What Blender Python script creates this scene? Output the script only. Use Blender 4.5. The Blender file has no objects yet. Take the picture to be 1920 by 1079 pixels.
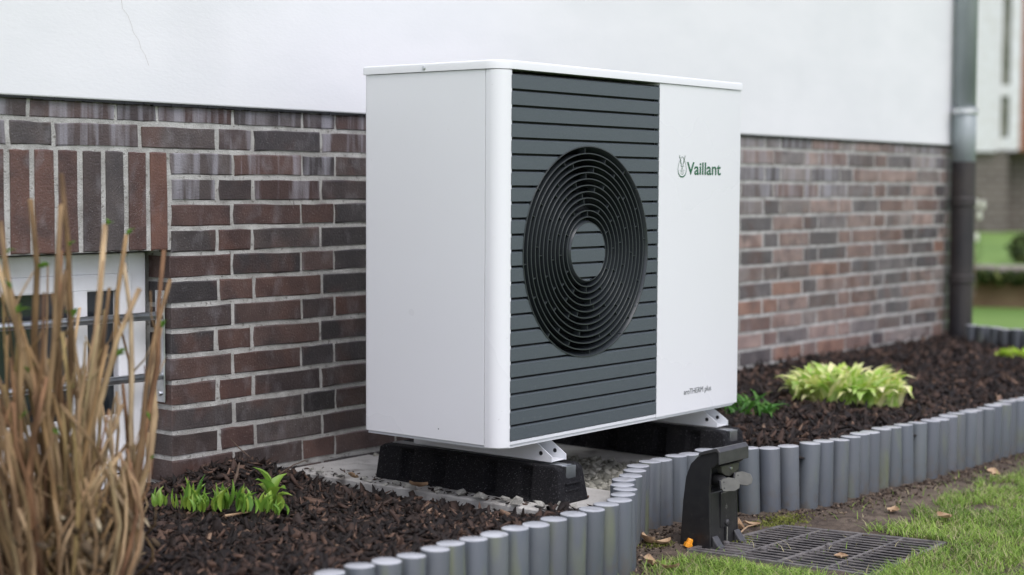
import bpy, bmesh, math, random
import numpy as np
from mathutils import Vector, Matrix, noise

random.seed(7)
rng = np.random.default_rng(7)
S = bpy.context.scene
C = S.collection
R = math.radians

# ------------------------------------------------------------------ camera
yaw, pit, rol = 0.8940114, -0.0625863, 0.0054832
fw = Vector((math.sin(yaw)*math.cos(pit), math.cos(yaw)*math.cos(pit), math.sin(pit)))
rt = Vector((math.cos(yaw), -math.sin(yaw), 0))
up = rt.cross(fw)
r2 = rt*math.cos(rol) + up*math.sin(rol)
u2 = -rt*math.sin(rol) + up*math.cos(rol)
cam = bpy.data.cameras.new('camera')
camo = bpy.data.objects.new('camera', cam); C.objects.link(camo)
M = Matrix((r2, u2, -fw)).transposed().to_4x4()
M.translation = Vector((-3.0144261, -2.4574005, 0.6306738))
camo.matrix_world = M
cam.sensor_width = 36; cam.lens = 3063.2314*36/1920
cam.clip_start = 0.05; cam.clip_end = 400
cam.dof.use_dof = True; cam.dof.focus_distance = 4.15; cam.dof.aperture_fstop = 2.0
S.camera = camo

# ------------------------------------------------------------------ world, sun, exposure (overcast)
w = bpy.data.worlds.new('World'); S.world = w; w.use_nodes = True
nt = w.node_tree
for n in list(nt.nodes): nt.nodes.remove(n)
sky = nt.nodes.new('ShaderNodeTexSky'); sky.sky_type = 'NISHITA'; sky.sun_disc = False
sky.sun_elevation = R(56); sky.sun_rotation = R(206); sky.dust_density = 2.0; sky.air_density = 1.0
hsv = nt.nodes.new('ShaderNodeHueSaturation'); hsv.inputs['Saturation'].default_value = 0.42
bg = nt.nodes.new('ShaderNodeBackground'); bg.inputs['Strength'].default_value = 0.15
wo = nt.nodes.new('ShaderNodeOutputWorld')
tint = nt.nodes.new('ShaderNodeMix'); tint.data_type = 'RGBA'; tint.blend_type = 'MULTIPLY'; tint.inputs[0].default_value = 1; tint.inputs[7].default_value = (1.0, .962, 1.045, 1)
nt.links.new(sky.outputs[0], hsv.inputs['Color']); nt.links.new(hsv.outputs[0], tint.inputs[6]); nt.links.new(tint.outputs[2], bg.inputs[0]); nt.links.new(bg.outputs[0], wo.inputs[0])
sl = bpy.data.lights.new('sun', 'SUN'); sl.energy = 1.0; sl.angle = R(40); sl.color = (1.0, 0.985, 0.965)
so = bpy.data.objects.new('sun', sl); C.objects.link(so)
# direction towards the light: azimuth 206 deg from +Y clockwise (to +X), elevation 56
sd = Vector((math.sin(R(206))*math.cos(R(56)), math.cos(R(206))*math.cos(R(56)), math.sin(R(56))))
so.rotation_euler = sd.to_track_quat('Z', 'Y').to_euler()
S.view_settings.view_transform = 'Standard'; S.view_settings.look = 'None'
S.view_settings.exposure = 0.57; S.view_settings.gamma = 1; S.view_settings.use_curve_mapping = False
S.render.engine = 'CYCLES'
try:
    S.cycles.use_denoising = True; S.cycles.max_bounces = 8
except Exception: pass

# ------------------------------------------------------------------ helpers
def tag(o, label=None, cat=None, group=None, kind=None):
    if label: o['label'] = label
    if cat: o['category'] = cat
    if group: o['group'] = group
    if kind: o['kind'] = kind
    return o

def empty(name, loc, label, cat, group=None, rz=0):
    o = bpy.data.objects.new(name, None); C.objects.link(o)
    o.location = loc; o.rotation_euler = (0, 0, rz); o.empty_display_size = 0.1
    return tag(o, label, cat, group)

def link(name, me, parent=None, m=None, smooth=False):
    if m is not None and not me.materials: me.materials.append(m)
    if smooth: me.shade_smooth()
    o = bpy.data.objects.new(name, me); C.objects.link(o)
    if parent is not None: o.parent = parent
    return o

def from_bm(name, bm, m, parent=None, smooth=False):
    me = bpy.data.meshes.new(name); bm.normal_update(); bm.to_mesh(me); bm.free()
    return link(name, me, parent, m, smooth)

def add_box(bm, x0, x1, y0, y1, z0, z1, bev=0, seg=2):
    vs = [bm.verts.new(p) for p in ((x0,y0,z0),(x1,y0,z0),(x1,y1,z0),(x0,y1,z0),(x0,y0,z1),(x1,y0,z1),(x1,y1,z1),(x0,y1,z1))]
    fs = [bm.faces.new([vs[i] for i in f]) for f in ((3,2,1,0),(4,5,6,7),(0,1,5,4),(1,2,6,5),(2,3,7,6),(3,0,4,7))]
    if bev:
        es = list({e for f in fs for e in f.edges})
        bmesh.ops.bevel(bm, geom=es, offset=bev, segments=seg, profile=0.5, affect='EDGES')

def box(name, x0, x1, y0, y1, z0, z1, m, parent=None, bev=0, seg=2):
    bm = bmesh.new(); add_box(bm, x0, x1, y0, y1, z0, z1, bev, seg)
    return from_bm(name, bm, m, parent)

def prism(bm, pts, lo, hi, axis='z'):
    """closed outline pts (2D) extruded along axis between lo and hi"""
    def P(a, b, t):
        return {'z': (a, b, t), 'x': (t, a, b), 'y': (a, t, b)}[axis]
    A = [bm.verts.new(P(a, b, lo)) for a, b in pts]; B = [bm.verts.new(P(a, b, hi)) for a, b in pts]
    n = len(pts); out = [bm.faces.new(A), bm.faces.new(B[::-1])]
    for i in range(n): out.append(bm.faces.new((A[i], B[i], B[(i+1) % n], A[(i+1) % n])))
    bmesh.ops.recalc_face_normals(bm, faces=out)
    return out

def bevel_all(bm, off, seg=2, ang=0.5):
    es = [e for e in bm.edges if len(e.link_faces) == 2 and e.calc_face_angle(0) > ang]
    bmesh.ops.bevel(bm, geom=es, offset=off, segments=seg, profile=0.5, affect='EDGES')

def lathe(bm, prof, c=(0,0,0), n=20, axis='z'):
    rings = []
    for r, t in prof:
        ring = []
        for k in range(n):
            a = 2*math.pi*k/n; u, v = r*math.cos(a), r*math.sin(a)
            p = {'z': (u, v, t), 'y': (u, t, v), 'x': (t, u, v)}[axis]
            ring.append(bm.verts.new((p[0]+c[0], p[1]+c[1], p[2]+c[2])))
        rings.append(ring)
    fs = []
    for a, b in zip(rings, rings[1:]):
        for k in range(n): fs.append(bm.faces.new((a[k], a[(k+1) % n], b[(k+1) % n], b[k])))
    if prof[0][0] > 0: fs.append(bm.faces.new(rings[0]))
    if prof[-1][0] > 0: fs.append(bm.faces.new(rings[-1]))
    bmesh.ops.recalc_face_normals(bm, faces=fs)

def tube(bm, pts, rad, n=6):
    """tapered tube through pts; rad a list"""
    rings = []
    for i, p in enumerate(pts):
        p = Vector(p); a = Vector(pts[max(i-1, 0)]); b = Vector(pts[min(i+1, len(pts)-1)])
        t = (b-a).normalized(); x = t.orthogonal().normalized() if i == 0 else (px - t*px.dot(t)).normalized()
        px = x; y = t.cross(x); r = rad[i]
        rings.append([bm.verts.new(p + (x*math.cos(2*math.pi*k/n) + y*math.sin(2*math.pi*k/n))*r) for k in range(n)])
    for a, b in zip(rings, rings[1:]):
        for k in range(n): bm.faces.new((a[k], a[(k+1) % n], b[(k+1) % n], b[k]))
    bm.faces.new(rings[0][::-1]); bm.faces.new(rings[-1])

def np_mesh(name, V, F, m, parent=None, smooth=False):
    """V (n,3), F (k, 3 or 4) numpy arrays -> one mesh object, quickly"""
    me = bpy.data.meshes.new(name); k = F.shape[1]
    me.vertices.add(len(V)); me.vertices.foreach_set('co', V.astype(np.float32).ravel())
    me.loops.add(F.size); me.loops.foreach_set('vertex_index', F.astype(np.int32).ravel())
    me.polygons.add(len(F)); me.polygons.foreach_set('loop_start', np.arange(0, F.size, k, dtype=np.int32))
    me.update(calc_edges=True); me.validate()
    return link(name, me, parent, m, smooth)

# ---- materials
def mat(name, c1, c2=None, scale=8.0, rough=0.5, metal=0.0, bump=0.0, bscale=None, detail=4, coord='Object', spec=0.5, objcol=False, stretch=(1,1,1), contrast=(0.35, 0.65), rrange=0.0, transl=None):
    m = bpy.data.materials.new(name); m.use_nodes = True; nt = m.node_tree; N = nt.nodes; L = nt.links
    b = N['Principled BSDF']; b.inputs['Roughness'].default_value = rough; b.inputs['Metallic'].default_value = metal
    b.inputs['Specular IOR Level'].default_value = spec
    tc = N.new('ShaderNodeTexCoord'); mp = N.new('ShaderNodeMapping'); mp.inputs['Scale'].default_value = stretch
    L.new(tc.outputs[coord], mp.inputs[0]); vec = mp.outputs[0]
    if objcol or coord == 'Object':
        oi = N.new('ShaderNodeObjectInfo'); ad = N.new('ShaderNodeVectorMath'); ad.operation = 'ADD'
        sc = N.new('ShaderNodeVectorMath'); sc.operation = 'SCALE'; sc.inputs['Scale'].default_value = 37.0
        cb = N.new('ShaderNodeCombineXYZ'); L.new(oi.outputs['Random'], cb.inputs[0]); L.new(oi.outputs['Random'], cb.inputs[2])
        L.new(cb.outputs[0], sc.inputs[0]); L.new(vec, ad.inputs[0]); L.new(sc.outputs[0], ad.inputs[1]); vec = ad.outputs[0]
    col = None
    if c2 is not None or objcol:
        no = N.new('ShaderNodeTexNoise'); no.inputs['Scale'].default_value = scale; no.inputs['Detail'].default_value = detail
        L.new(vec, no.inputs['Vector'])
        cr = N.new('ShaderNodeValToRGB'); cr.color_ramp.elements[0].position = contrast[0]; cr.color_ramp.elements[1].position = contrast[1]
        L.new(no.outputs['Fac'], cr.inputs[0])
        a1 = c1; a2 = c2 or c1
        cr.color_ramp.elements[0].color = (*a1, 1); cr.color_ramp.elements[1].color = (*a2, 1)
        col = cr.outputs[0]
        if objcol:
            mx = N.new('ShaderNodeMix'); mx.data_type = 'RGBA'; mx.blend_type = 'MULTIPLY'; mx.inputs[0].default_value = 1
            L.new(col, mx.inputs[6]); L.new(oi.outputs['Color'], mx.inputs[7]); col = mx.outputs[2]
        L.new(col, b.inputs['Base Color'])
        if rrange:
            mr = N.new('ShaderNodeMapRange'); mr.inputs[3].default_value = rough-rrange; mr.inputs[4].default_value = rough+rrange
            L.new(no.outputs['Fac'], mr.inputs[0]); L.new(mr.outputs[0], b.inputs['Roughness'])
    else:
        b.inputs['Base Color'].default_value = (*c1, 1)
    if bump:
        n2 = N.new('ShaderNodeTexNoise'); n2.inputs['Scale'].default_value = bscale or scale*6; n2.inputs['Detail'].default_value = 5
        L.new(vec, n2.inputs['Vector'])
        bp = N.new('ShaderNodeBump'); bp.inputs['Strength'].default_value = min(1, bump); bp.inputs['Distance'].default_value = 0.002*max(1, bump)
        L.new(n2.outputs['Fac'], bp.inputs['Height']); L.new(bp.outputs[0], b.inputs['Normal'])
    if transl is not None:
        tr = N.new('ShaderNodeBsdfTranslucent'); ms = N.new('ShaderNodeMixShader'); ms.inputs[0].default_value = transl
        if col is not None: L.new(col, tr.inputs[0])
        else: tr.inputs[0].default_value = (*c1, 1)
        L.new(b.outputs[0], ms.inputs[1]); L.new(tr.outputs[0], ms.inputs[2]); L.new(ms.outputs[0], N['Material Output'].inputs[0])
    return m

def speckle(m, col, scale, lo, hi, stretch=(1,1,1), amount=1.0, detail=3, zfade=None):
    """overlay a second noise-masked colour (dirt, lime, algae) on a material"""
    nt = m.node_tree; N = nt.nodes; L = nt.links; b = N['Principled BSDF']; inp = b.inputs['Base Color']
    tc = N.new('ShaderNodeTexCoord'); mp = N.new('ShaderNodeMapping'); mp.inputs['Scale'].default_value = stretch
    geo = N.new('ShaderNodeNewGeometry'); L.new(geo.outputs['Position'], mp.inputs[0])
    no = N.new('ShaderNodeTexNoise'); no.inputs['Scale'].default_value = scale; no.inputs['Detail'].default_value = detail
    L.new(mp.outputs[0], no.inputs['Vector'])
    mr = N.new('ShaderNodeMapRange'); mr.inputs[1].default_value = lo; mr.inputs[2].default_value = hi; mr.inputs[4].default_value = amount
    L.new(no.outputs['Fac'], mr.inputs[0]); fac = mr.outputs[0]
    if zfade:
        sp = N.new('ShaderNodeSeparateXYZ'); L.new(geo.outputs['Position'], sp.inputs[0])
        m2 = N.new('ShaderNodeMapRange'); m2.inputs[1].default_value = zfade[0]; m2.inputs[2].default_value = zfade[1]
        L.new(sp.outputs[2], m2.inputs[0]); mu = N.new('ShaderNodeMath'); mu.operation = 'MULTIPLY'
        L.new(fac, mu.inputs[0]); L.new(m2.outputs[0], mu.inputs[1]); fac = mu.outputs[0]
    mx = N.new('ShaderNodeMix'); mx.data_type = 'RGBA'; L.new(fac, mx.inputs[0]); mx.inputs[7].default_value = (*col, 1)
    if inp.is_linked:
        src = inp.links[0].from_socket; L.new(src, mx.inputs[6])
    else: mx.inputs[6].default_value = inp.default_value
    L.new(mx.outputs[2], inp)
    return m

plaster = mat('plaster', (.75,.765,.77), (.79,.80,.805), 3, .85, bump=.22, bscale=70, stretch=(1,1,2.5))
speckle(plaster, (.62,.63,.63), 2.2, .62, .85, (1,1,.35), .35)
mortar = mat('mortar', (.33,.325,.30), (.50,.50,.47), 24, .9, bump=1.5, bscale=260)
speckle(mortar, (.16,.15,.13), 90, .60, .70, amount=.8)
brickm = mat('brick', (.72,.70,.72), (1.25,1.2,1.15), 14, .42, bump=1.0, bscale=180, objcol=True, contrast=(.3,.7), rrange=.12)
speckle(brickm, (.115,.058,.043), 7, .52, .66, (1,1,.8), .55, 3)
speckle(brickm, (.030,.028,.030), 11, .56, .70, (.8,1,1), .5, 4)
speckle(brickm, (.26,.25,.26), 24, .56, .82, (1.0,1,.6), .38)
speckle(brickm, (.5,.49,.47), 420, .70, .76, amount=.55, detail=1)
brickst = mat('brick_limed', (.72,.70,.72), (1.25,1.2,1.15), 14, .5, bump=1.0, bscale=180, objcol=True, contrast=(.3,.7))
speckle(brickst, (.42,.42,.46), 34, .48, .68, (1.0,.4,.06), .55, 6)
speckle(brickst, (.26,.25,.26), 24, .52, .8, (1.0,1,.6), .5)
pan = mat('white_sheet', (.79,.80,.82), (.81,.82,.84), 1.5, .28, spec=.45, rrange=.05)
speckle(pan, (.66,.66,.65), 1.6, .25, .80, (1.6,1.6,.3), .10, 2)
speckle(pan, (.35,.33,.30), 160, .74, .80, (1,1,.6), .30, 2)
lidm = mat('white_lid', (.80,.81,.825), None, rough=.32)
slatm = mat('slate_slat', (.068,.084,.094), (.082,.100,.110), 220, .42, bump=.35, bscale=900, rrange=.08)
speckle(slatm, (.30,.33,.33), 60, .62, .80, (1,1,1.5), .30, 6, zfade=(.42,.0))
blackp = mat('black_plastic', (.012,.014,.016), None, rough=.34)
ringm = mat('grille_plastic', (.032,.038,.042), None, rough=.30)
voidm = mat('inner_black', (.006,.007,.008), None, rough=.6)
rubber = mat('rubber_granulate', (.004,.004,.005), (.016,.016,.018), 420, .75, bump=2.2, bscale=520, detail=2, spec=.25)
speckle(rubber, (.22,.22,.23), 330, .66, .72, amount=.6, detail=1)
speckle(rubber, (.05,.048,.044), 14, .60, .82, amount=.4)
galv = mat('galvanised', (.55,.57,.58), (.72,.74,.75), 25, .32, metal=1)
whitem = mat('white_metal', (.74,.76,.78), None, rough=.38)
darkgreen = mat('print_green', (.015,.115,.05), None, rough=.5)
printgrey = mat('print_grey', (.12,.13,.135), None, rough=.5)
concrete = mat('concrete', (.40,.39,.36), (.56,.55,.51), 9, .9, bump=1.6, bscale=120)
speckle(concrete, (.13,.11,.09), 14, .54, .72, amount=.75, detail=6)
stone = mat('pale_stone', (.36,.355,.31), (.55,.54,.48), 12, .85, bump=1, bscale=120, objcol=False, coord='Generated')
postm = mat('grey_plastic', (.082,.094,.108), (.105,.118,.134), 6, .36, bump=.25, bscale=300, stretch=(1,1,.12), objcol=True)
posttop = mat('grey_plastic_toplit', (.46,.48,.51), (.54,.56,.59), 30, .25, spec=.7)  # same plastic as the sides, sky light painted into the paler tops
speckle(postm, (.15,.17,.07), 16, .58, .74, (1,1,.22), .55, 2)
speckle(postm, (.10,.085,.065), 45, .46, .66, amount=.75, zfade=(-.19,-.29))
speckle(postm, (.16,.17,.16), 11, .50, .75, (1,1,.5), .35, 6)
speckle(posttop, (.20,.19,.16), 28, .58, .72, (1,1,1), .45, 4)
soil = mat('soil', (.055,.038,.027), (.17,.13,.095), 9, .95, bump=3, bscale=160, detail=8, coord='Generated')
mulchbase = mat('mulch_soil', (.010,.007,.006), (.03,.018,.013), 60, .95, bump=3, bscale=160)
spotm = mat('charcoal_plastic', (.017,.017,.018), (.023,.023,.023), 40, .38, bump=.2, bscale=600)
speckle(spotm, (.09,.085,.07), 70, .60, .74, amount=.35, zfade=(-.10,-.28))
spotgrey = mat('grey_flap', (.10,.10,.085), (.13,.13,.11), 40, .30)
hoodm = mat('hood_plastic', (.045,.045,.047), (.06,.06,.06), 60, .36)
gratem = mat('grate_plastic', (.10,.093,.092), (.18,.165,.155), 30, .55, bump=.6)
winw = mat('window_white', (.78,.79,.80), (.70,.70,.68), 12, .4)
glass = mat('window_pane', (.018,.022,.026), None, rough=.08, spec=.6)
zinc = mat('zinc', (.22,.26,.265), (.34,.38,.385), 5, .5, metal=.15, stretch=(1,1,.4))
castp = mat('dark_pipe', (.016,.016,.019), (.040,.034,.031), 6, .5, stretch=(1,1,.5))
orange = mat('orange_plastic', (.85,.34,.02), None, rough=.45)
deadleaf = mat('dead_leaf', (.32,.20,.11), (.52,.37,.23), 30, .8, bump=1, bscale=120, transl=.15)
stemm = mat('dry_stem', (.17,.12,.07), (.46,.355,.22), 26, .8, bump=1.2, bscale=120, objcol=True, stretch=(1,1,.3))
budm = mat('bud_green', (.10,.22,.03), (.2,.36,.06), 40, .5, transl=.3)
hostam = mat('hosta_sprout_green', (.12,.26,.04), (.30,.46,.08), 14, .4, transl=.35, objcol=True, stretch=(1,1,.4))
twig = mat('twig', (.07,.045,.03), (.14,.10,.07), 20, .8)

# ------------------------------------------------------------------ ground and beds (the setting)
PAL = [(-2.2,-.30),(-.888,-.295),(-.652,-.303),(-.376,-.303),(-.105,-.304),(.04,-.302),(.10,-.290),(.162,-.258),(.223,-.208),(.285,-.165),(.345,-.132),(.424,-.094),(.497,-.066),(.558,-.054),(.66,-.054),(.76,-.060),(.84,-.068),(.885,-.095),(.93,-.138),(.975,-.170),(1.03,-.197),(1.10,-.218),(1.18,-.236),(1.26,-.251),(1.341,-.254),(1.43,-.250),(1.52,-.248),(1.60,-.265),(1.70,-.279),(1.85,-.289),(2.05,-.295),(2.4,-.302),(2.8,-.304),(5.5,-.31)]
def pal_y(x):
    for (a, b), (c, d) in zip(PAL, PAL[1:]):
        if a <= x <= c: return b + (d-b)*(x-a)/(c-a)
    return -.30

def nz(x, y, s, seed=0): return noise.noise(Vector((x*s+seed*7.3, y*s-seed*3.1, seed*1.7)))

def sheet(name, x0, x1, y0, y1, step, zf, m, keep=None, kind='structure'):
    xs = np.arange(x0, x1+step*.5, step); ys = np.arange(y0, y1+step*.5, step)
    V = np.array([(x, y, zf(x, y)) for y in ys for x in xs]); nx = len(xs); F = []
    for j in range(len(ys)-1):
        for i in range(nx-1):
            if keep and not keep((xs[i]+xs[i+1])/2, (ys[j]+ys[j+1])/2): continue
            a = j*nx+i; F.append((a, a+1, a+1+nx, a+nx))
    o = np_mesh(name, V, np.array(F), m, None, True); tag(o, kind=kind); return o

lawnm = mat('lawn', (.11,.21,.035), (.19,.31,.065), 1.2, .9, bump=2, bscale=60, detail=9, coord='Generated')
lawnm.node_tree.nodes['Mapping'].inputs['Scale'].default_value = (90, 90, 90)
bm = bmesh.new(); v = [bm.verts.new(p) for p in ((-150,-150,-.345),(200,-150,-.345),(200,200,-.345),(-150,200,-.345))]; bm.faces.new(v)
tag(from_bm('lawn', bm, lawnm), kind='structure')

GX0, GX1, GY0, GY1 = .40, .96, -.765, -.235     # where the grate lies
def grate_in(x, y, e=0):
    # grate corners: (.43,-.262) (.84,-.302) (.925,-.725) (.48,-.745)
    q = [(.43,-.262),(.84,-.302),(.925,-.725),(.48,-.745)]
    s = True
    for (a, b), (c, d) in zip(q, q[1:]+q[:1]):
        L = math.hypot(c-a, d-b)
        if ((c-a)*(y-b)-(d-b)*(x-a))/L > e: s = False
    return s
def soil_z(x, y):
    z = -.285 + .006*nz(x, y, 6) + .004*nz(x, y, 22, 2) + .002*nz(x, y, 70, 3)
    d = pal_y(x) - y
    if 0 < d < .06: z += .010*(1-d/.06)
    return z
sheet('soil_path', -1.2, 5.6, -1.5, -.02, .014, soil_z, soil, keep=lambda x, y: y < pal_y(x)+.01 and not grate_in(x, y, -.012))
bm = bmesh.new(); add_box(bm, .36, 1.0, -.80, -.2, -.344, -.340); pit = from_bm('pit_floor', bm, voidm); tag(pit, kind='structure')

# beds
def hump(x, y, cx, cy, sx, sy, h): return h*math.exp(-((x-cx)/sx)**2-((y-cy)/sy)**2)
def left_z(x, y):
    return (-.168 + .010*nz(x, y, 5) + .007*nz(x, y, 17, 4) + hump(x, y, -.12, .78, .17, .12, .050) + hump(x, y, -.27, .80, .1, .06, .015)
            + hump(x, y, -.3, -.05, .5, .12, .012)
            - .024*min(1, max(0, (x+.10)/.14))*(1 if y > -.1 else 0) + .006*nz(x, y, 34, 7))
def right_z(x, y):
    t = min(1, max(0, (y+.3)/1.15))
    return -.138 + .030*t + .014*nz(x, y, 4, 5) + .009*nz(x, y, 14, 6)
left_keep = lambda x, y: y > pal_y(x)+.038 and (x < .080 + (.10 if y < -.12 else 0) + .02*nz(x, y, 9, 8)) and (y < .90 if x > -.30 else y < .915)
def bed_end(y): return 4.10+(y+.3)*.14 if y < .35 else (4.19+(y-.35)*.27 if y < .57 else 4.25+(y-.57)*1.2)
right_keep = lambda x, y: x < bed_end(y) and y > pal_y(x)+.042 and x > 1.10 + .02*nz(x, y, 9, 8) and (x < 4.4 or y < 1.4 or True) and (y < .86 or x > 4.5)
sheet('planting_bed', -2.2, .12, -.32, .93, .02, left_z, mulchbase, keep=lambda x, y: y > pal_y(x) and left_keep(x, max(y, pal_y(x)+.05)))
sheet('planting_bed.001', 1.08, 5.3, -.32, 1.1, .03, right_z, mulchbase, keep=lambda x, y: y > pal_y(x) and right_keep(x, max(y, pal_y(x)+.05)))

slab_z0 = -.160
# bark mulch, uncountable: tens of thousands of chips in one mesh each
barkm = bpy.data.materials.new('bark_mulch'); barkm.use_nodes = True
def attr_material(m, name, rough, ramp, bumpscale=90, transl=0.0, spec=.4, bumps=.6):
    nt = m.node_tree; N = nt.nodes; L = nt.links; b = N['Principled BSDF']; b.inputs['Roughness'].default_value = rough
    b.inputs['Specular IOR Level'].default_value = spec
    at = N.new('ShaderNodeAttribute'); at.attribute_name = name
    cr = N.new('ShaderNodeValToRGB'); el = cr.color_ramp.elements
    while len(el) < len(ramp): el.new(.5)
    for e, (p, c) in zip(el, ramp): e.position = p; e.color = (*c, 1)
    L.new(at.outputs['Fac'], cr.inputs[0]); L.new(cr.outputs[0], b.inputs['Base Color'])
    if bumps:
        no = N.new('ShaderNodeTexNoise'); no.inputs['Scale'].default_value = bumpscale; no.inputs['Detail'].default_value = 4
        tc = N.new('ShaderNodeTexCoord'); L.new(tc.outputs['Object'], no.inputs['Vector'])
        bp = N.new('ShaderNodeBump'); bp.inputs['Strength'].default_value = bumps; bp.inputs['Distance'].default_value = .003
        L.new(no.outputs['Fac'], bp.inputs['Height']); L.new(bp.outputs[0], b.inputs['Normal'])
    if transl:
        tr = N.new('ShaderNodeBsdfTranslucent'); ms = N.new('ShaderNodeMixShader'); ms.inputs[0].default_value = transl
        L.new(cr.outputs[0], tr.inputs[0]); L.new(b.outputs[0], ms.inputs[1]); L.new(tr.outputs[0], ms.inputs[2]); L.new(ms.outputs[0], N['Material Output'].inputs[0])
attr_material(barkm, 'tone', .72, [(0, (.008,.005,.004)), (.4, (.025,.015,.011)), (.8, (.068,.039,.027)), (.97, (.14,.085,.058)), (1, (.27,.18,.12))], 120)

def set_tone(o, per_vert):
    a = o.data.attributes.new('tone', 'FLOAT', 'POINT'); a.data.foreach_set('value', per_vert.astype(np.float32))

def rotmats(n, tilt):
    a = rng.uniform(0, 2*np.pi, n); t = rng.normal(0, tilt, n); s = rng.normal(0, tilt, n)
    ca, sa = np.cos(a), np.sin(a); ct, st = np.cos(t), np.sin(t); cs, ss = np.cos(s), np.sin(s)
    Z = np.zeros(n); O = np.ones(n)
    Rz = np.stack([np.stack([ca,-sa,Z],-1), np.stack([sa,ca,Z],-1), np.stack([Z,Z,O],-1)], 1)
    Ry = np.stack([np.stack([ct,Z,st],-1), np.stack([Z,O,Z],-1), np.stack([-st,Z,ct],-1)], 1)
    Rx = np.stack([np.stack([O,Z,Z],-1), np.stack([Z,cs,-ss],-1), np.stack([Z,ss,cs],-1)], 1)
    return Rz @ Ry @ Rx

def chips(name, pts, lmin, lmax, label, m, jag=.35, tilt=.35, wide=(.18,.5), thick=(.08,.22), tonepow=1.5):
    n = len(pts); base = np.array([(-1,-.5,-1),(-.1,-1,-1),(1,-.3,-1),(.9,.6,-1),(0,1,-1),(-1,.6,-1),(-1,-.5,1),(-.1,-1,1),(1,-.3,1),(.9,.6,1),(0,1,1),(-1,.6,1)], float)
    L = rng.uniform(0, 1, n)**1.6*(lmax-lmin)+lmin; W = L*rng.uniform(*wide, n); T = L*rng.uniform(*thick, n)
    B = base[None]*(1+rng.uniform(-jag, jag, (n, 12, 3)))
    B[:, :, 2] += rng.uniform(-.6, .6, (n, 1))*B[:, :, 0]**2*1.5
    B = B*np.stack([L, W, T], -1)[:, None, :]*.5
    V = np.einsum('nij,nkj->nki', rotmats(n, tilt), B) + pts[:, None, :]
    Fq = np.array([(0,5,4,1),(1,4,3,2),(6,7,10,11),(7,8,9,10),(0,1,7,6),(1,2,8,7),(2,3,9,8),(3,4,10,9),(4,5,11,10),(5,0,6,11)])
    F = (Fq[None] + (np.arange(n)*12)[:, None, None]).reshape(-1, 4)
    o = np_mesh(name, V.reshape(-1, 3), F, m)
    tone = np.repeat(rng.uniform(0, 1, n)**tonepow, 12) + rng.uniform(-.08, .08, n*12)
    set_tone(o, np.clip(tone, 0, 1)); tag(o, label, 'mulch', kind='stuff'); return o

def scatter(n, x0, x1, y0, y1, keep, zf, lift=.0, spread=.012):
    out = []
    while len(out) < n:
        x, y = random.uniform(x0, x1), random.uniform(y0, y1)
        if keep(x, y): out.append((x, y, zf(x, y)+lift+random.uniform(-.004, spread)))
    return np.array(out)

chips('bark_mulch', scatter(42000, -1.9, .14, -.31, .92, left_keep, left_z), .005, .046, 'dark brown shredded bark mulch covering the bed left of the heat pump', barkm, jag=.75, tilt=.5, wide=(.12,.6), thick=(.05,.22), tonepow=2.0)
tag(chips('bark_crumbs', np.array([(.10+abs(random.gauss(0,.05)), random.uniform(-.2,.8), slab_z0+.003) for _ in range(190)]), .004, .018, 'sparse bark crumbs strewn over the rim of the left concrete strip', barkm, jag=.7, tilt=.3), cat='mulch')
chips('bark_mulch.001', scatter(34000, 1.1, 5.2, -.31, 1.05, right_keep, right_z, spread=.022), .010, .055, 'dark brown shredded bark mulch covering the bed right of the heat pump', barkm, jag=.75, tilt=.5, wide=(.12,.6), thick=(.05,.22), tonepow=2.0)

# concrete slabs
slab_z = -.160
def slab(name, pts, label, z=slab_z):
    bm = bmesh.new(); prism(bm, pts, z-.06, z); bevel_all(bm, .004, 1)
    return tag(from_bm(name, bm, concrete), label, 'paving slab', 'concrete strips carrying the heat pump')
slab('concrete_slab', [(.105,-.262),(.165,-.225),(.30,-.128),(.425,-.062),(.43,.846),(.10,.846)], 'pale concrete strip under the left rubber block, crumbs of mulch on it')
slab('concrete_slab.001', [(.80,-.025),(.87,-.035),(1.16,-.035),(1.16,.846),(.80,.846)], 'pale concrete strip under the right rubber block, in deep shade')

gravm = bpy.data.materials.new('gravel'); gravm.use_nodes = True
attr_material(gravm, 'tone', .85, [(0, (.14,.14,.115)), (.5, (.27,.265,.22)), (1, (.42,.41,.35))], 120)
gk = lambda x, y: .425 < x < .81 and y > pal_y(x)+.035
sheet('gravel_base', .42, .82, -.12, .86, .03, lambda x, y: -.185, mulchbase, keep=lambda x, y: y > pal_y(x)+.01)
tag(chips('gravel', scatter(3600, .43, .81, -.12, .84, gk, lambda x, y: -.180, spread=.014), .012, .032, 'grey green crushed gravel between the two concrete strips', gravm, tilt=.8, wide=(.55,.95), thick=(.45,.85), tonepow=1), cat='gravel')

# ------------------------------------------------------------------ house: plaster above a clinker brick plinth
house = empty('house', (0, .85, 0), 'white rendered house wall above a plinth of dark clinker bricks', 'house')
def hp(o):   # parent to the house keeping world coordinates
    o.parent = house; o.matrix_parent_inverse = Matrix.Translation((0, -.85, 0)); return o
XE = 4.50
ZT = .833
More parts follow.
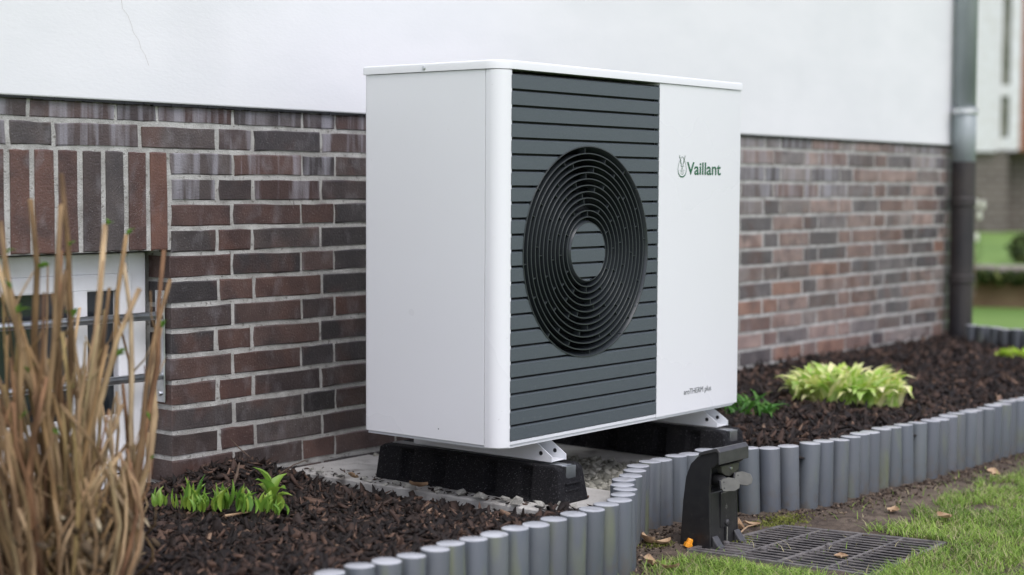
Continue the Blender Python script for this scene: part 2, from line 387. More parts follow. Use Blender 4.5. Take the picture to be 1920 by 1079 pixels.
# plaster: fine sheet with soft waviness
def plaster_wall():
    bm = bmesh.new(); add_box(bm, -3.2, XE+.012, .838, 1.2, ZT, 4.2, .004, 2); return from_bm('plaster_wall', bm, plaster)
pw = hp(plaster_wall())
bm = bmesh.new()
n = 260
for i in range(n):   # ragged dark strip along the bottom edge of the render
    x0 = -3.2 + (XE+3.2)*i/n; x1 = -3.2 + (XE+3.2)*(i+1)/n
    add_box(bm, x0, x1, .8385+random.uniform(0, .003), .86, ZT-.0045-random.uniform(0, .0035), ZT-.0005)
edge_strip = hp(from_bm('dark_edge_strip', bm, voidm)); edge_strip['kind'] = 'stuff'
bm = bmesh.new(); add_box(bm, -3.2, XE, .98, 1.1, -.5, ZT-.001); add_box(bm, XE-.12, XE, 1.1, 7, -.5, 4.2); hp(from_bm('inner_wall', bm, mortar))
# crack in the render, upper left
bm = bmesh.new()
cp = [(-.482,1.21),(-.479,1.18),(-.484,1.165),(-.472,1.13),(-.470,1.105),(-.455,1.085),(-.452,1.06),(-.436,1.045),(-.424,1.02),(-.420,1.005),(-.402,.985),(-.396,.965),(-.384,.952),(-.372,.925)]
for (a, b), (c, d) in zip(cp, cp[1:]):
    v = [bm.verts.new(p) for p in ((a-.0005,.8376,b),(a+.0005,.8376,b),(c+.0005,.8376,d),(c-.0005,.8376,d))]; bm.faces.new(v)
crackm = mat('crack', (.50,.48,.45), None, rough=.9)
hp(from_bm('crack', bm, crackm))

WX0, WX1, WZ0, WZ1 = -1.28, -.298, -.16, .456      # window opening
YM = .8528
bm = bmesh.new()
add_box(bm, -3.2, WX0, YM, .98, -.5, ZT-.001); add_box(bm, WX1+.004, XE-.004, YM, .98, -.5, ZT-.001)
add_box(bm, WX0, WX1+.004, YM, .98, WZ1+.004, ZT-.0012); add_box(bm, WX0, WX1+.004, .935, .98, -.5, WZ0)
plinth = hp(from_bm('brick_plinth', bm, mortar))

def brick_mesh(w, h, d, seed, leftface=False):
    """a single irregular brick: origin at the centre of its front face, w along X, h along Z, d deep"""
    rr = random.Random(seed); j = lambda a: rr.uniform(-a, a)
    def ring(ins, y, jit):
        a, b = w/2-ins, h/2-ins
        pts = [(-a,-b),(-a*.35,-b),(a*.35,-b),(a,-b),(a,0),(a,b),(a*.35,b),(-a*.35,b),(-a,b),(-a,0)]
        return [(x+j(jit), y, z+j(jit)) for x, z in pts]
    r0 = ring(.0022, 0, .0008); jj = [(j(.0024), j(.0022)) for _ in range(10)]
    r1 = [(x+a, .0022, z+b) for (x, _, z), (a, b) in zip(ring(.0, .003, 0), jj)]
    r2_ = [(x, d, z) for x, _, z in r1]
    if leftface:
        r1 = [(-w/2 if i in (0, 8, 9) else p[0], p[1], p[2]) for i, p in enumerate(r1)]; r2_ = [(p[0], d, p[2]) for p in r1]
    V = r0 + r1 + r2_; F = []
    F.append(tuple(range(9, -1, -1))[::-1])
    for a in (0, 10):
        for i in range(10): k = (i+1) % 10; F.append((a+i, a+10+i, a+10+k, a+k))
    me = bpy.data.meshes.new('brick'); me.from_pydata(V, [], F)
    b = bmesh.new(); b.from_mesh(me); bmesh.ops.recalc_face_normals(b, faces=b.faces); b.to_mesh(me); b.free()
    me.materials.append(brickm); return me
PITCH = .0664; BH = PITCH-.0125
_cache = {}
def brick_variant(w, h, d, k, lf=False):
    key = (round(w, 2), round(h, 3), round(d, 2), k, lf)
    if key not in _cache: _cache[key] = brick_mesh(w, h, d, hash(key) & 0xffff, lf)
    return _cache[key]
dark = [(.064,.046,.044),(.076,.053,.049),(.050,.043,.044),(.088,.054,.046),(.102,.054,.042),(.066,.055,.053),(.086,.068,.063),(.046,.040,.041),(.084,.044,.036),(.070,.050,.044)]
light = [(.10,.088,.086),(.075,.066,.066),(.055,.050,.052),(.15,.105,.088),(.12,.075,.06),(.18,.125,.105),(.060,.052,.052),(.13,.11,.10),(.11,.07,.058),(.09,.07,.062)]
bricks = []   # (visible size score, x, z, w, h, d, row, leftface, vertical)
def add_row(row, x0, x1, joints):
    pass
def put(x0, x1, z0, z1, row, d=.05, lf=False):
    bricks.append([x0, x1, z0, z1, row, d, lf])
per = .635
for row in range(0, 17):
    zt = .7804 - PITCH*(row-1) - .00625 if row > 0 else ZT-.006
    zb = .7804 - PITCH*row + .00625
    off = -.083 if row % 2 == 0 else -.012     # a joint followed by a stretcher
    xs = []
    if row % 2 == 0: cyc = [(-.083, .171), (.171, .298), (.298, .552)]
    else: cyc = [(-.14, -.012), (-.012, .243), (.243, .495)]
    for k in range(-6, 9):
        for a, b in cyc: xs.append((a+k*per, b+k*per))
    jt = random.uniform(-.006, .006)
    for a, b in xs:
        if row > 1: a += jt; b += jt
        a += .006; b -= .006
        if a > XE-.01 or b < -3.1: continue
        b = min(b, XE)
        if b-a < .03: continue
        lf = False; d = .05
        if row >= 2:
            if row < 6 and WX0 < (a+b)/2 < WX1 and b < WX1+.03: continue
            if row >= 6 and WX0 < b and a < WX1:
                if b <= WX1+.03: continue
            if a < WX1+.03 and b > WX1+.03: 
                a = WX1+(.006 if row < 6 else 0); lf = row >= 6; d = .085 if row >= 6 else .05
            elif row >= 6 and WX0-.01 < a < WX1: continue
            if a < WX1 and b > WX0-.0 and a > WX0-.3: b = min(b, WX0)
            if b-a < .03: continue
        put(a, b, zb, zt, row, d, lf)
# soldier course above the window
sj = [-1.29-.0+.0]
x = -.2985
k = 0
while x > -1.36:
    put(x-.0685+.0055, x-.0055, .4615, .7804-PITCH-.0062, -1); x -= .0685
cl = Vector((-3.014, -2.457, .63))
def hidden(b):
    xm, zm = (b[0]+b[1])/2, (b[2]+b[3])/2
    return (.52 < xm < 2.36 and zm < .80) or xm < -.95 or (row_low(b))
def row_low(b): return b[3] < -.17
vis = [b for b in bricks if not hidden(b)]; hid = [b for b in bricks if hidden(b)]
vis.sort(key=lambda b: b[0])
extra = vis[300:]; vis = vis[:300]
limed = brickst
def brick_colour(b):
    xm = (b[0]+b[1])/2
    c = random.choice(dark if xm < 1.2 else light); g_ = sum(c)/3; c = tuple(.72*q+.28*g_ for q in c); s = random.uniform(.85, 1.15)*(1 if xm < 1.2 else 1.75)
    if b[4] == -1 and random.random() < .7: c = random.choice([(.110,.060,.048),(.090,.052,.044),(.125,.066,.050)])
    if xm > 1.2 and random.random() < .03: c = (.15,.092,.07)
    return (c[0]*s, c[1]*s, c[2]*s, 1)
for b in vis:
    w_, h_ = b[1]-b[0], b[3]-b[2]
    me = brick_variant(w_, h_, b[5], random.randrange(4), b[6])
    o = bpy.data.objects.new('brick', me); C.objects.link(o); o.parent = plinth
    o.matrix_parent_inverse = Matrix.Identity(4)
    o.location = ((b[0]+b[1])/2, .85+random.uniform(-.0012, .0012), (b[2]+b[3])/2)
    o.scale = (w_/round(w_, 2), 1, h_/round(h_, 3))
    if not b[6]: o.rotation_euler = (0, random.uniform(-.006, .006), 0)
    o.color = brick_colour(b)
    if b[4] == 0 or (b[4] == 1 and random.random() < .8) or (b[4] in (2, 3) and random.random() < .25) or ((b[0]) > 2 and b[4] < 5 and b[0] < 3.2 and random.random() < .5):
        o.material_slots[0].link = 'OBJECT'; o.material_slots[0].material = limed
bm = bmesh.new()
for b in hid+extra:
    add_box(bm, b[0], b[1], .85, .85+b[5], b[2], b[3])
restm = mat('brick_rest', (.055,.047,.046), (.10,.07,.06), 9, .45, bump=1, bscale=180)
o = from_bm('brick_rest', bm, restm, plinth); o['kind'] = 'stuff'; o.name = 'bricks'
# the plinth was placed in world space; its bricks use the same frame
for ch in plinth.children: ch.location = ch.location

# window with sill
wino = empty('basement_window', (-.8, .93, .15), 'white framed basement window deep in the brick plinth behind the dry stems', 'window')
def wp(o): o.parent = wino; o.matrix_parent_inverse = Matrix.Translation((.8, -.93, -.15)); return o
bm = bmesh.new()
FX0, FX1, FZ0, FZ1 = WX0, -.312, -.150, .452
def frame(bm, x0, x1, z0, z1, t, y0, y1, b=.004):
    add_box(bm, x0, x0+t, y0, y1, z0, z1, b); add_box(bm, x1-t, x1, y0, y1, z0, z1, b)
    add_box(bm, x0+t, x1-t, y0+.0005, y1, z0, z0+t, b); add_box(bm, x0+t, x1-t, y0+.0005, y1, z1-t, z1, b)
frame(bm, FX0, FX1, FZ0, FZ1, .055, .932, .975); wp(from_bm('window_frame', bm, winw))
bm = bmesh.new(); frame(bm, FX0+.05, FX1-.05, FZ0+.05, FZ1-.05, .045, .922, .96, .006)
add_box(bm, -.545, -.50, .9235, .958, FZ0+.07, FZ1-.07, .004)
wp(from_bm('window_sash', bm, winw))
bm = bmesh.new(); add_box(bm, FX0+.09, -.547, .945, .950, FZ0+.09, FZ1-.09); add_box(bm, -.498, FX1-.09, .945, .950, FZ0+.09, FZ1-.09)
for i, (a, b) in enumerate(((FX0+.09, -.547), (-.498, FX1-.09))):
    wp(box('window_pane', a, b, .945, .950, FZ0+.09, FZ1-.09, glass))
bm.free()
# lower panel with ventilation slots
bm = bmesh.new(); add_box(bm, FX0+.09, FX1-.09, .928, .944, FZ0+.09, FZ0+.19, .003); wp(from_bm('bottom_panel', bm, winw))
bm = bmesh.new()
for i in range(7):
    add_box(bm, -1.1+i*.11, -1.02+i*.11, .926, .9275, FZ0+.035, FZ0+.039)
wp(from_bm('vent_slot', bm, voidm))
sillm = mat('sill_tile', (.055,.03,.026), (.085,.05,.042), 20, .4, bump=.5)
for i in range(5):
    x1 = WX1-.002-i*.2
    bm = bmesh.new(); vs = [(.80+.0, -.185), (.932, -.150), (.932, -.19), (.80, -.21)]
    prism(bm, vs, x1-.196, x1, 'x'); bevel_all(bm, .003, 1)
    hp(from_bm('sill_tile', bm, sillm))

grille = empty('window_grille', (-.8, .885, .2), 'galvanised steel bars across the basement window', 'window grille')
def gp(o): o.parent = grille; o.matrix_parent_inverse = Matrix.Translation((.8, -.885, -.2)); return o
for z in (.290, .133):
    bm = bmesh.new(); tube(bm, [(-1.27,.886,z),(-.306,.886,z)], [.011,.011], 14); gp(from_bm('bar', bm, galv, smooth=True))
plate = gp(box('side_plate', -.306, -.3005, .868, .904, .065, .355, galv, bev=.002))
for z in (.088, .335):
    bm = bmesh.new(); lathe(bm, [(.0085,-.306),(.0085,-.309),(.006,-.312)], (0,.886,z), 10, 'x')
    o = from_bm('screw', bm, galv, plate); o.matrix_parent_inverse = plate.matrix_parent_inverse.copy()
    o.parent = plate; o.matrix_parent_inverse = Matrix.Identity(4)

# ------------------------------------------------------------------ rain downpipe at the corner
dp = empty('downpipe', (4.462, .775, -.12), 'zinc rain downpipe running into a dark standpipe at the house corner', 'downpipe')
bm = bmesh.new(); lathe(bm, [(.050,.87),(.050,2.3),(.050,4.3)], (0,0,0), 28); from_bm('zinc_pipe', bm, zinc, dp, True)
bm = bmesh.new(); lathe(bm, [(.0505,.865),(.054,.867),(.054,1.10),(.0505,1.103)], (0,0,0), 28); from_bm('pipe_sleeve', bm, zinc, dp, True)
bm = bmesh.new(); lathe(bm, [(.057,1.10),(.061,1.103),(.061,1.128),(.057,1.131)], (0,0,0), 28); add_box(bm, -.095, -.055, -.006, .006, 1.106, 1.126); add_box(bm,-.012,.012,.05,.075,1.106,1.126); from_bm('pipe_bracket', bm, galv, dp)
bm = bmesh.new(); lathe(bm, [(.056,-.23),(.056,.29),(.062,.295),(.062,.33),(.056,.335),(.056,.66),(.061,.665),(.061,.70),(.057,.705),(.057,.872),(.052,.876)], (0,0,0), 28); from_bm('standpipe', bm, castp, dp, False)

# ------------------------------------------------------------------ heat pump
W, D, H = 1.1, .45, .906
hpmp = empty('heat_pump', (.55, .22, 0), 'white outdoor heat pump with slate grey slatted front and round fan grille', 'heat pump')
def pp(o): o.parent = hpmp; o.matrix_parent_inverse = Matrix.Translation((-.55, -.22, 0)); return o
# side panel (left), rear, right, corner profile, front cover
bm = bmesh.new()
def rounded(x0, x1, y0, y1, r, n=5, which=(1,1,1,1)):
    out = []
    for (cx, cy, a0, on, px, py) in ((x0+r, y0+r, 180, which[0], x0, y0), (x1-r, y0+r, 270, which[1], x1, y0), (x1-r, y1-r, 0, which[2], x1, y1), (x0+r, y1-r, 90, which[3], x0, y1)):
        if not on: out.append((px, py)); continue
        for k in range(n+1):
            a = R(a0+90*k/n); out.append((cx+r*math.cos(a), cy+r*math.sin(a)))
    return out
prism(bm, rounded(0, .06, .0495, D, .012, 5, (0,0,0,1)), 0.002, H, 'z'); sp = pp(from_bm('side_panel', bm, pan))
bm = bmesh.new(); prism(bm, [(0.0004,.0475)] + [(0.036+.036*math.cos(R(a)) - .0, .036+.036*math.sin(R(a))) for a in range(180, 271, 9)] + [(.040,0),(.040,.0475)], -.002, H-.0005, 'z')
o = pp(from_bm('corner_profile', bm, pan))
bm = bmesh.new(); prism(bm, rounded(.6745, W, 0, D-.002, .006, 3, (0,1,1,0)), 0.002, H, 'z'); fp = pp(from_bm('front_cover', bm, pan))
for f in (o, sp, fp):
    f.data.shade_smooth(); f.data.set_sharp_from_angle(angle=R(30))
pp(box('inner_body', .06, .6745, .30, D-.004, .004, H-.001, voidm))
pp(box('rear_panel', .0605, .674, D-.004, D-.002, .004, H-.002, pan))
# lid
def lid(bm):
    pts = rounded(-.004, W+.004, -.004, D+.004, .010, 4)
    a = [(-.004+.052-.052*math.cos(R(t)), -.004+.052-.052*math.sin(R(t))) for t in range(0, 91, 9)]
    pts = a + rounded(-.004, W+.004, -.004, D+.004, .010, 4)[5:]
    prism(bm, pts, H+.0015, H+.0225, 'z')
    es = [e for e in bm.edges if all(v.co.z > H+.02 for v in e.verts)]
    bmesh.ops.bevel(bm, geom=es, offset=.005, segments=4, profile=.5, affect='EDGES')
bm = bmesh.new(); lid(bm); lo = pp(from_bm('lid', bm, lidm)); lo.data.shade_smooth(); lo.data.set_sharp_from_angle(angle=R(35))
bm = bmesh.new(); lathe(bm, [(.0055,-.0044),(.0055,-.006),(.004,-.0072)], (0,.242,.9165), 12, 'x'); lathe(bm, [(.0018,-.0073),(.0018,-.0078)], (0,.242,.9165), 6, 'x')
o = from_bm('screw', bm, galv, lo); o.matrix_parent_inverse = Matrix.Identity(4)
# base pan
bm = bmesh.new(); prism(bm, [(.045,.006),(W-.02,.006),(W-.02,D-.01),(.006,D-.01),(.006,.05),(.018,.018)], -.006, .0015, 'z'); pp(from_bm('base_pan', bm, whitem))
pp(box('bottom_rail', .0405, .6740, .0015, .02, .002, .0105, whitem, bev=.001))
pp(box('bottom_rail', .676, W-.012, .004, .02, -.0024, .0010, whitem))

# fan circle geometry
FC = (.354, .462); FR = .268; DR = .0735
X0, X1 = .0385, .6735
slat_x0, slat_x1 = X0, X1
joint0 = .9005; sp_ = .0386; gap = .0055
def y_of(z, z1): return 0.0 if z <= z1-.0036 else .0046
def slat_mesh(z0, z1, disc=False):
    bm = bmesh.new()
    if disc: xs = sorted({FC[0]+DR*math.cos(R(a)) for a in range(0, 181, 4)})
    else:
        xs = sorted({slat_x0, slat_x1, *[FC[0]+FR*math.cos(R(a)) for a in range(0, 181, 3)], slat_x0+.004, slat_x1-.004})
    bands = [(z0, z1-.0036), (z1-.0036, z1)]
    grid = {}
    def vert(x, z, extra=''):
        key = (round(x, 6), round(z, 6), extra)
        if key not in grid: grid[key] = bm.verts.new((x, y_of(z, z1), z))
        return grid[key]
    def cut(x):
        rad = DR if disc else FR; t = rad*rad-(x-FC[0])**2
        return math.sqrt(t) if t > 0 else 0.0
    for a, b in zip(xs, xs[1:]):
        ha, hb = cut(a), cut(b)
        for lo_, hi_ in bands:
            if disc:
                al, ah = max(lo_, FC[1]-ha), min(hi_, FC[1]+ha); bl, bh = max(lo_, FC[1]-hb), min(hi_, FC[1]+hb)
                if ah-al < 1e-5 and bh-bl < 1e-5: continue
                parts = [((al, max(ah, al)), (bl, max(bh, bl)))]
            else:
                parts = []
                if ha == 0 and hb == 0: parts = [((lo_, hi_), (lo_, hi_))]
                else:
                    # above the circle
                    al, bl = max(lo_, FC[1]+ha), max(lo_, FC[1]+hb)
                    if al < hi_ or bl < hi_: parts.append(((min(al, hi_), hi_), (min(bl, hi_), hi_)))
                    ah, bh = min(hi_, FC[1]-ha), min(hi_, FC[1]-hb)
                    if ah > lo_ or bh > lo_: parts.append(((lo_, max(ah, lo_)), (lo_, max(bh, lo_))))
            for (pa, pb), (qa, qb) in parts:
                vs = []
                for x_, z_ in ((a, pa), (b, qa), (b, qb), (a, pb)):
                    v = vert(x_, z_)
                    if v not in vs: vs.append(v)
                if len(vs) >= 3:
                    try: bm.faces.new(vs)
                    except ValueError: pass
    if not bm.faces: bm.free(); return None
    bmesh.ops.recalc_face_normals(bm, faces=bm.faces)
    r = bmesh.ops.extrude_face_region(bm, geom=list(bm.faces))
    bmesh.ops.translate(bm, verts=[g for g in r['geom'] if isinstance(g, bmesh.types.BMVert)], vec=(0, .009, 0))
    bmesh.ops.recalc_face_normals(bm, faces=bm.faces)
    return bm
nsl = 23
for k in range(nsl):
    z1 = joint0-k*sp_ - (gap if k else .004); z0 = joint0-(k+1)*sp_
    b_ = slat_mesh(z0, z1)
    if not b_: continue
    sides = [b_]
    if z0 < FC[1]+FR*.97 and z1 > FC[1]-FR*.97 and z1 < FC[1]+FR and z0 > FC[1]-FR:
        c_ = b_.copy()
        bmesh.ops.delete(b_, geom=[v for v in b_.verts if v.co.x > FC[0]+1e-5], context='VERTS')
        bmesh.ops.delete(c_, geom=[v for v in c_.verts if v.co.x < FC[0]-1e-5], context='VERTS'); sides = [b_, c_]
        for q_ in sides: bmesh.ops.delete(q_, geom=[v for v in q_.verts if not v.link_faces], context='VERTS')
    for q_ in sides: pp(from_bm('slat', q_, slatm))
# stiles closing the slot ends, and dark plate behind the slats
bm = bmesh.new(); add_box(bm, X0-.0002, X0+.004, .001, .012, .012, H-.006); add_box(bm, X1-.004, X1, .001, .012, .012, H-.006); st = pp(from_bm('stile', bm, slatm))
bm = bmesh.new()
ring_o = [(FC[0]+FR*math.cos(R(a)), FC[1]+FR*math.sin(R(a))) for a in range(0, 360, 6)]
def plate_with_hole(bm, x0, x1, z0, z1, y, circ):
    n = len(circ); c = [bm.verts.new((x, y, z)) for x, z in circ]; o_ = []
    for x, z in circ:
        dx, dz = x-FC[0], z-FC[1]; t = min((x1-FC[0])/dx if dx > 1e-6 else ((x0-FC[0])/dx if dx < -1e-6 else 1e9), (z1-FC[1])/dz if dz > 1e-6 else ((z0-FC[1])/dz if dz < -1e-6 else 1e9))
        o_.append(bm.verts.new((FC[0]+dx*t, y, FC[1]+dz*t)))
    for i in range(n): bm.faces.new((c[i], o_[i], o_[(i+1) % n], c[(i+1) % n]))
plate_with_hole(bm, X0, X1, .012, H-.006, .016, ring_o)
for cx_, cz_ in ((X0, H-.006), (X1, H-.006), (X0, .012), (X1, .012)): pass
pp(from_bm('backing_plate', bm, voidm))
bm = bmesh.new(); lathe(bm, [(FR+.001,.001),(FR-.004,.16),(FR-.03,.29)], (FC[0],0,FC[1]), 72, 'y')
for f in [f for f in bm.faces if len(f.verts) > 4]: bm.faces.remove(f)
pp(from_bm('shroud', bm, ringm, smooth=True))
# grille
gr = empty('fan_grille', (0,0,0), None, None); gr.parent = hpmp; gr.matrix_parent_inverse = Matrix.Translation((-.55,-.22,0))
def band(r, t, y0, y1, cone=0, n=96):
    bm = bmesh.new()
    prof = [(r+t/2, y0+.0004), (r+t/2-.0003, y0), (r-t/2+.0003, y0), (r-t/2, y0+.0004), (r-t/2-cone, y1), (r+t/2-cone, y1)]
    rings = []
    for rr, y in prof: rings.append([bm.verts.new((FC[0]+rr*math.cos(2*math.pi*k/n), y, FC[1]+rr*math.sin(2*math.pi*k/n))) for k in range(n)])
    for i in range(len(rings)):
        a, b = rings[i], rings[(i+1) % len(rings)]
        for k in range(n): bm.faces.new((a[k], b[k], b[(k+1) % n], a[(k+1) % n]))
    bmesh.ops.recalc_face_normals(bm, faces=bm.faces); return bm
o = from_bm('rim', band(FR, .003, -.0015, .03, .010), ringm, gr); o.data.shade_smooth(); o.data.set_sharp_from_angle(angle=R(30))
radii = [.2500-.0161*i for i in range(11)]
for i, r in enumerate(radii):
    o = from_bm('ring', band(r, .0029, .0005, .030, .002), ringm, gr); o.data.shade_smooth(); o.data.set_sharp_from_angle(angle=R(30))
bm = bmesh.new()
rl = [FR-.004]+radii
for i in range(len(rl)-1):
    ro, ri = rl[i], rl[i+1]; nrib = 8 if ro > .15 else 6
    ph = [.1, .55, .3, .85, .0, .42, .7, .2, .6, .05, .5][i]
    for k in range(nrib):
        a = 2*math.pi*(k+ph)/nrib + random.uniform(-.05, .05); c, s = math.cos(a), math.sin(a)
        tx, tz = -s*.0008, c*.0008
        P = [(ro*c+tx, ro*s+tz), (ri*c+tx, ri*s+tz), (ri*c-tx, ri*s-tz), (ro*c-tx, ro*s-tz)]
        prism(bm, [(FC[0]+a_, FC[1]+b_) for a_, b_ in P], .003, .024, 'y')
o = from_bm('rib', bm, ringm, gr); o['kind'] = 'stuff'
o = from_bm('disc_rim', band(DR+.001, .002, -.0005, .028, -.012), ringm, gr); o.data.shade_smooth(); o.data.set_sharp_from_angle(angle=R(30))
for k in range(nsl):
    z1 = joint0-k*sp_-gap; z0 = joint0-(k+1)*sp_
    if z1 < FC[1]-DR or z0 > FC[1]+DR: continue
    b_ = slat_mesh(z0, z1, True)
    if b_: from_bm('disc_slat', b_, slatm, gr)
bm = bmesh.new(); lathe(bm, [(DR-.001,.012),(DR-.001,.013)], (FC[0],0,FC[1]), 48, 'y'); from_bm('disc_back', bm, voidm, gr)
# fan
fan = empty('fan', (FC[0], .13, FC[1]), None, None); fan.parent = hpmp; fan.matrix_parent_inverse = Matrix.Translation((-.55,-.22,0))
bm = bmesh.new(); lathe(bm, [(.02,-.03),(.06,-.025),(.065,.05)], (0,0,0), 32, 'y'); from_bm('hub', bm, blackp, fan)
fan_b = mat('fan_blade', (.02,.024,.026), None, rough=.4)
for k in range(4):
    bm = bmesh.new(); g = []
    for i in range(6):
        row_ = []
        r = .06+.036*i*1.13
        for j in range(5):
            a = 2*math.pi*k/4 + (-.35+j*.19)*(1+.02*i) + .07*i; y = (-.03+.018*j)*(1-.02*i)
            row_.append(bm.verts.new((r*math.cos(a), y, r*math.sin(a))))
        g.append(row_)
    for i in range(5):
        for j in range(4): bm.faces.new((g[i][j], g[i+1][j], g[i+1][j+1], g[i][j+1]))
    r_ = bmesh.ops.extrude_face_region(bm, geom=list(bm.faces)); bmesh.ops.translate(bm, verts=[q for q in r_['geom'] if isinstance(q, bmesh.types.BMVert)], vec=(0,.003,0))
    from_bm('fan_blade', bm, fan_b, fan, True)

# lettering and emblem on the front cover
def text(name, s, x0, x1, z0, cap, m, parent, y=-.0006, off=0, shear=0):
    cu = bpy.data.curves.new(name, 'FONT'); cu.body = s; cu.size = 1; cu.extrude = .004; cu.offset = off
    to = bpy.data.objects.new('tmp_text', cu); C.objects.link(to)
    dg = bpy.context.evaluated_depsgraph_get(); me = bpy.data.meshes.new_from_object(to.evaluated_get(dg))
    bpy.data.objects.remove(to); me.name = name
    co = np.empty(len(me.vertices)*3); me.vertices.foreach_get('co', co); co = co.reshape(-1, 3)
    sx = (x1-x0)/(co[:,0].max()-co[:,0].min()); sz = cap/(.729 if True else 1)
    out = np.stack([x0+(co[:,0]-co[:,0].min())*sx, y+co[:,2]*.08, z0+co[:,1]*sz], -1)
    me.vertices.foreach_set('co', out.ravel()); me.materials.clear(); me.materials.append(m); me.update()
    o = bpy.data.objects.new(name, me); C.objects.link(o); o.parent = parent; o.matrix_parent_inverse = Matrix.Identity(4); return o
text('lettering', 'Vaillant', .8125, .9890, .6630, .0358, darkgreen, fp, off=.012)
text('lettering', 'aroTHERM plus', .8100, .9526, .0505, .0160, printgrey, fp, off=-.004)
def ribbon(bm, pts, wd, closed=False, y=-.0007):
    n = len(pts); L_, R_ = [], []
    for i, (x, z) in enumerate(pts):
        a = pts[(i-1) % n] if (closed or i > 0) else pts[i]; b = pts[(i+1) % n] if (closed or i < n-1) else pts[i]
        tx, tz = b[0]-a[0], b[1]-a[1]; l = math.hypot(tx, tz) or 1; nx, nz_ = -tz/l, tx/l
        ww = wd[i]/2 if isinstance(wd, list) else wd/2
        L_.append(bm.verts.new((x+nx*ww, y, z+nz_*ww))); R_.append(bm.verts.new((x-nx*ww, y, z-nz_*ww)))
    for i in range(n if closed else n-1):
        k = (i+1) % n; bm.faces.new((L_[i], L_[k], R_[k], R_[i]))
bm = bmesh.new()
ex, ez = .7880, .6805
def egg(t): 
    a = R(t); rx = .0205*(1-.20*math.sin(a)); rz = .0270 if math.sin(a) > 0 else .0245
    return (ex+rx*math.cos(a), ez+rz*math.sin(a))
ts = list(range(-228, 49, 6))
ribbon(bm, [egg(t) for t in ts], [.0014+.0022*max(0, -math.sin(R(t))) for t in ts])
for sgn in (-1, 1):     # ears rising out of the egg, then the face lines
    ribbon(bm, [(ex+sgn*.0105, ez+.0230), (ex+sgn*.0125, ez+.0290), (ex+sgn*.0145, ez+.0345)], [.0018,.0030,.0010])
    ribbon(bm, [(ex+sgn*.0145, ez+.0335), (ex+sgn*.0110, ez+.0230), (ex+sgn*.0085, ez+.0140), (ex+sgn*.0050, ez+.0085)], [.0008,.0014,.0012,.0010])
    ribbon(bm, [(ex+sgn*.0002, ez+.0305), (ex+sgn*.0055, ez+.0285), (ex+sgn*.0080, ez+.0230), (ex+sgn*.0062, ez+.0150), (ex+sgn*.0025, ez+.0090)], .0014)
    ribbon(bm, [(ex+sgn*.0080, ez+.0045), (ex+sgn*.0050, ez+.0065), (ex+sgn*.0022, ez+.0030)], [.0010,.0028,.0012])
    ribbon(bm, [(ex+sgn*.0008, ez-.0010), (ex+sgn*.0040, ez-.0050), (ex+sgn*.0030, ez-.0095), (ex, ez-.0125)], [.0014,.0012,.0012,.0016])
    for k in range(3): ribbon(bm, [(ex+sgn*(.0080-.001*k), ez-.0055-.0045*k), (ex+sgn*(.0098-.001*k), ez-.0075-.0045*k)], .0016)
ribbon(bm, [(ex-.0030, ez-.0160), (ex, ez-.0180), (ex+.0030, ez-.0160)], .0014)
ribbon(bm, [(ex, ez+.0055), (ex, ez-.0015)], .0022)
o = from_bm('emblem', bm, darkgreen, fp); o.matrix_parent_inverse = Matrix.Identity(4)
# small badge screw hole on the side panel lower right
bm = bmesh.new(); lathe(bm, [(.0016,-.0003),(.0016,.001)], (0,.195,.028), 8, 'x'); o = from_bm('screw_hole', bm, voidm, sp); o.matrix_parent_inverse = Matrix.Identity(4)

# foot rails of the pump
def foot_rail(xc):
    for sgn in (-1, 1):
        x0 = xc+sgn*.029; t = .0025
        outline = [(.46,-.0115),(.46,-.058),(-.004,-.060),(-.004,-.046),(.050,-.0115)]
        bm = bmesh.new(); prism(bm, outline, x0-t/2, x0+t/2, 'x'); o = pp(from_bm('foot_rail', bm, whitem))
        hb = bmesh.new()
        for y in (.030, .20, .27, .36): lathe(hb, [(.0055 if y < .1 else .003, x0+sgn*-.0024),(.0055 if y < .1 else .003, x0+sgn*.0024)], (0, y, -.040), 12, 'x')
        c = from_bm('bolt_hole', hb, voidm, o); c.matrix_parent_inverse = Matrix.Identity(4)
    bm = bmesh.new(); add_box(bm, xc-.028, xc+.028, .002, .46, -.0605, -.0580); pp(from_bm('rail_web', bm, whitem))
foot_rail(.232); foot_rail(1.012)

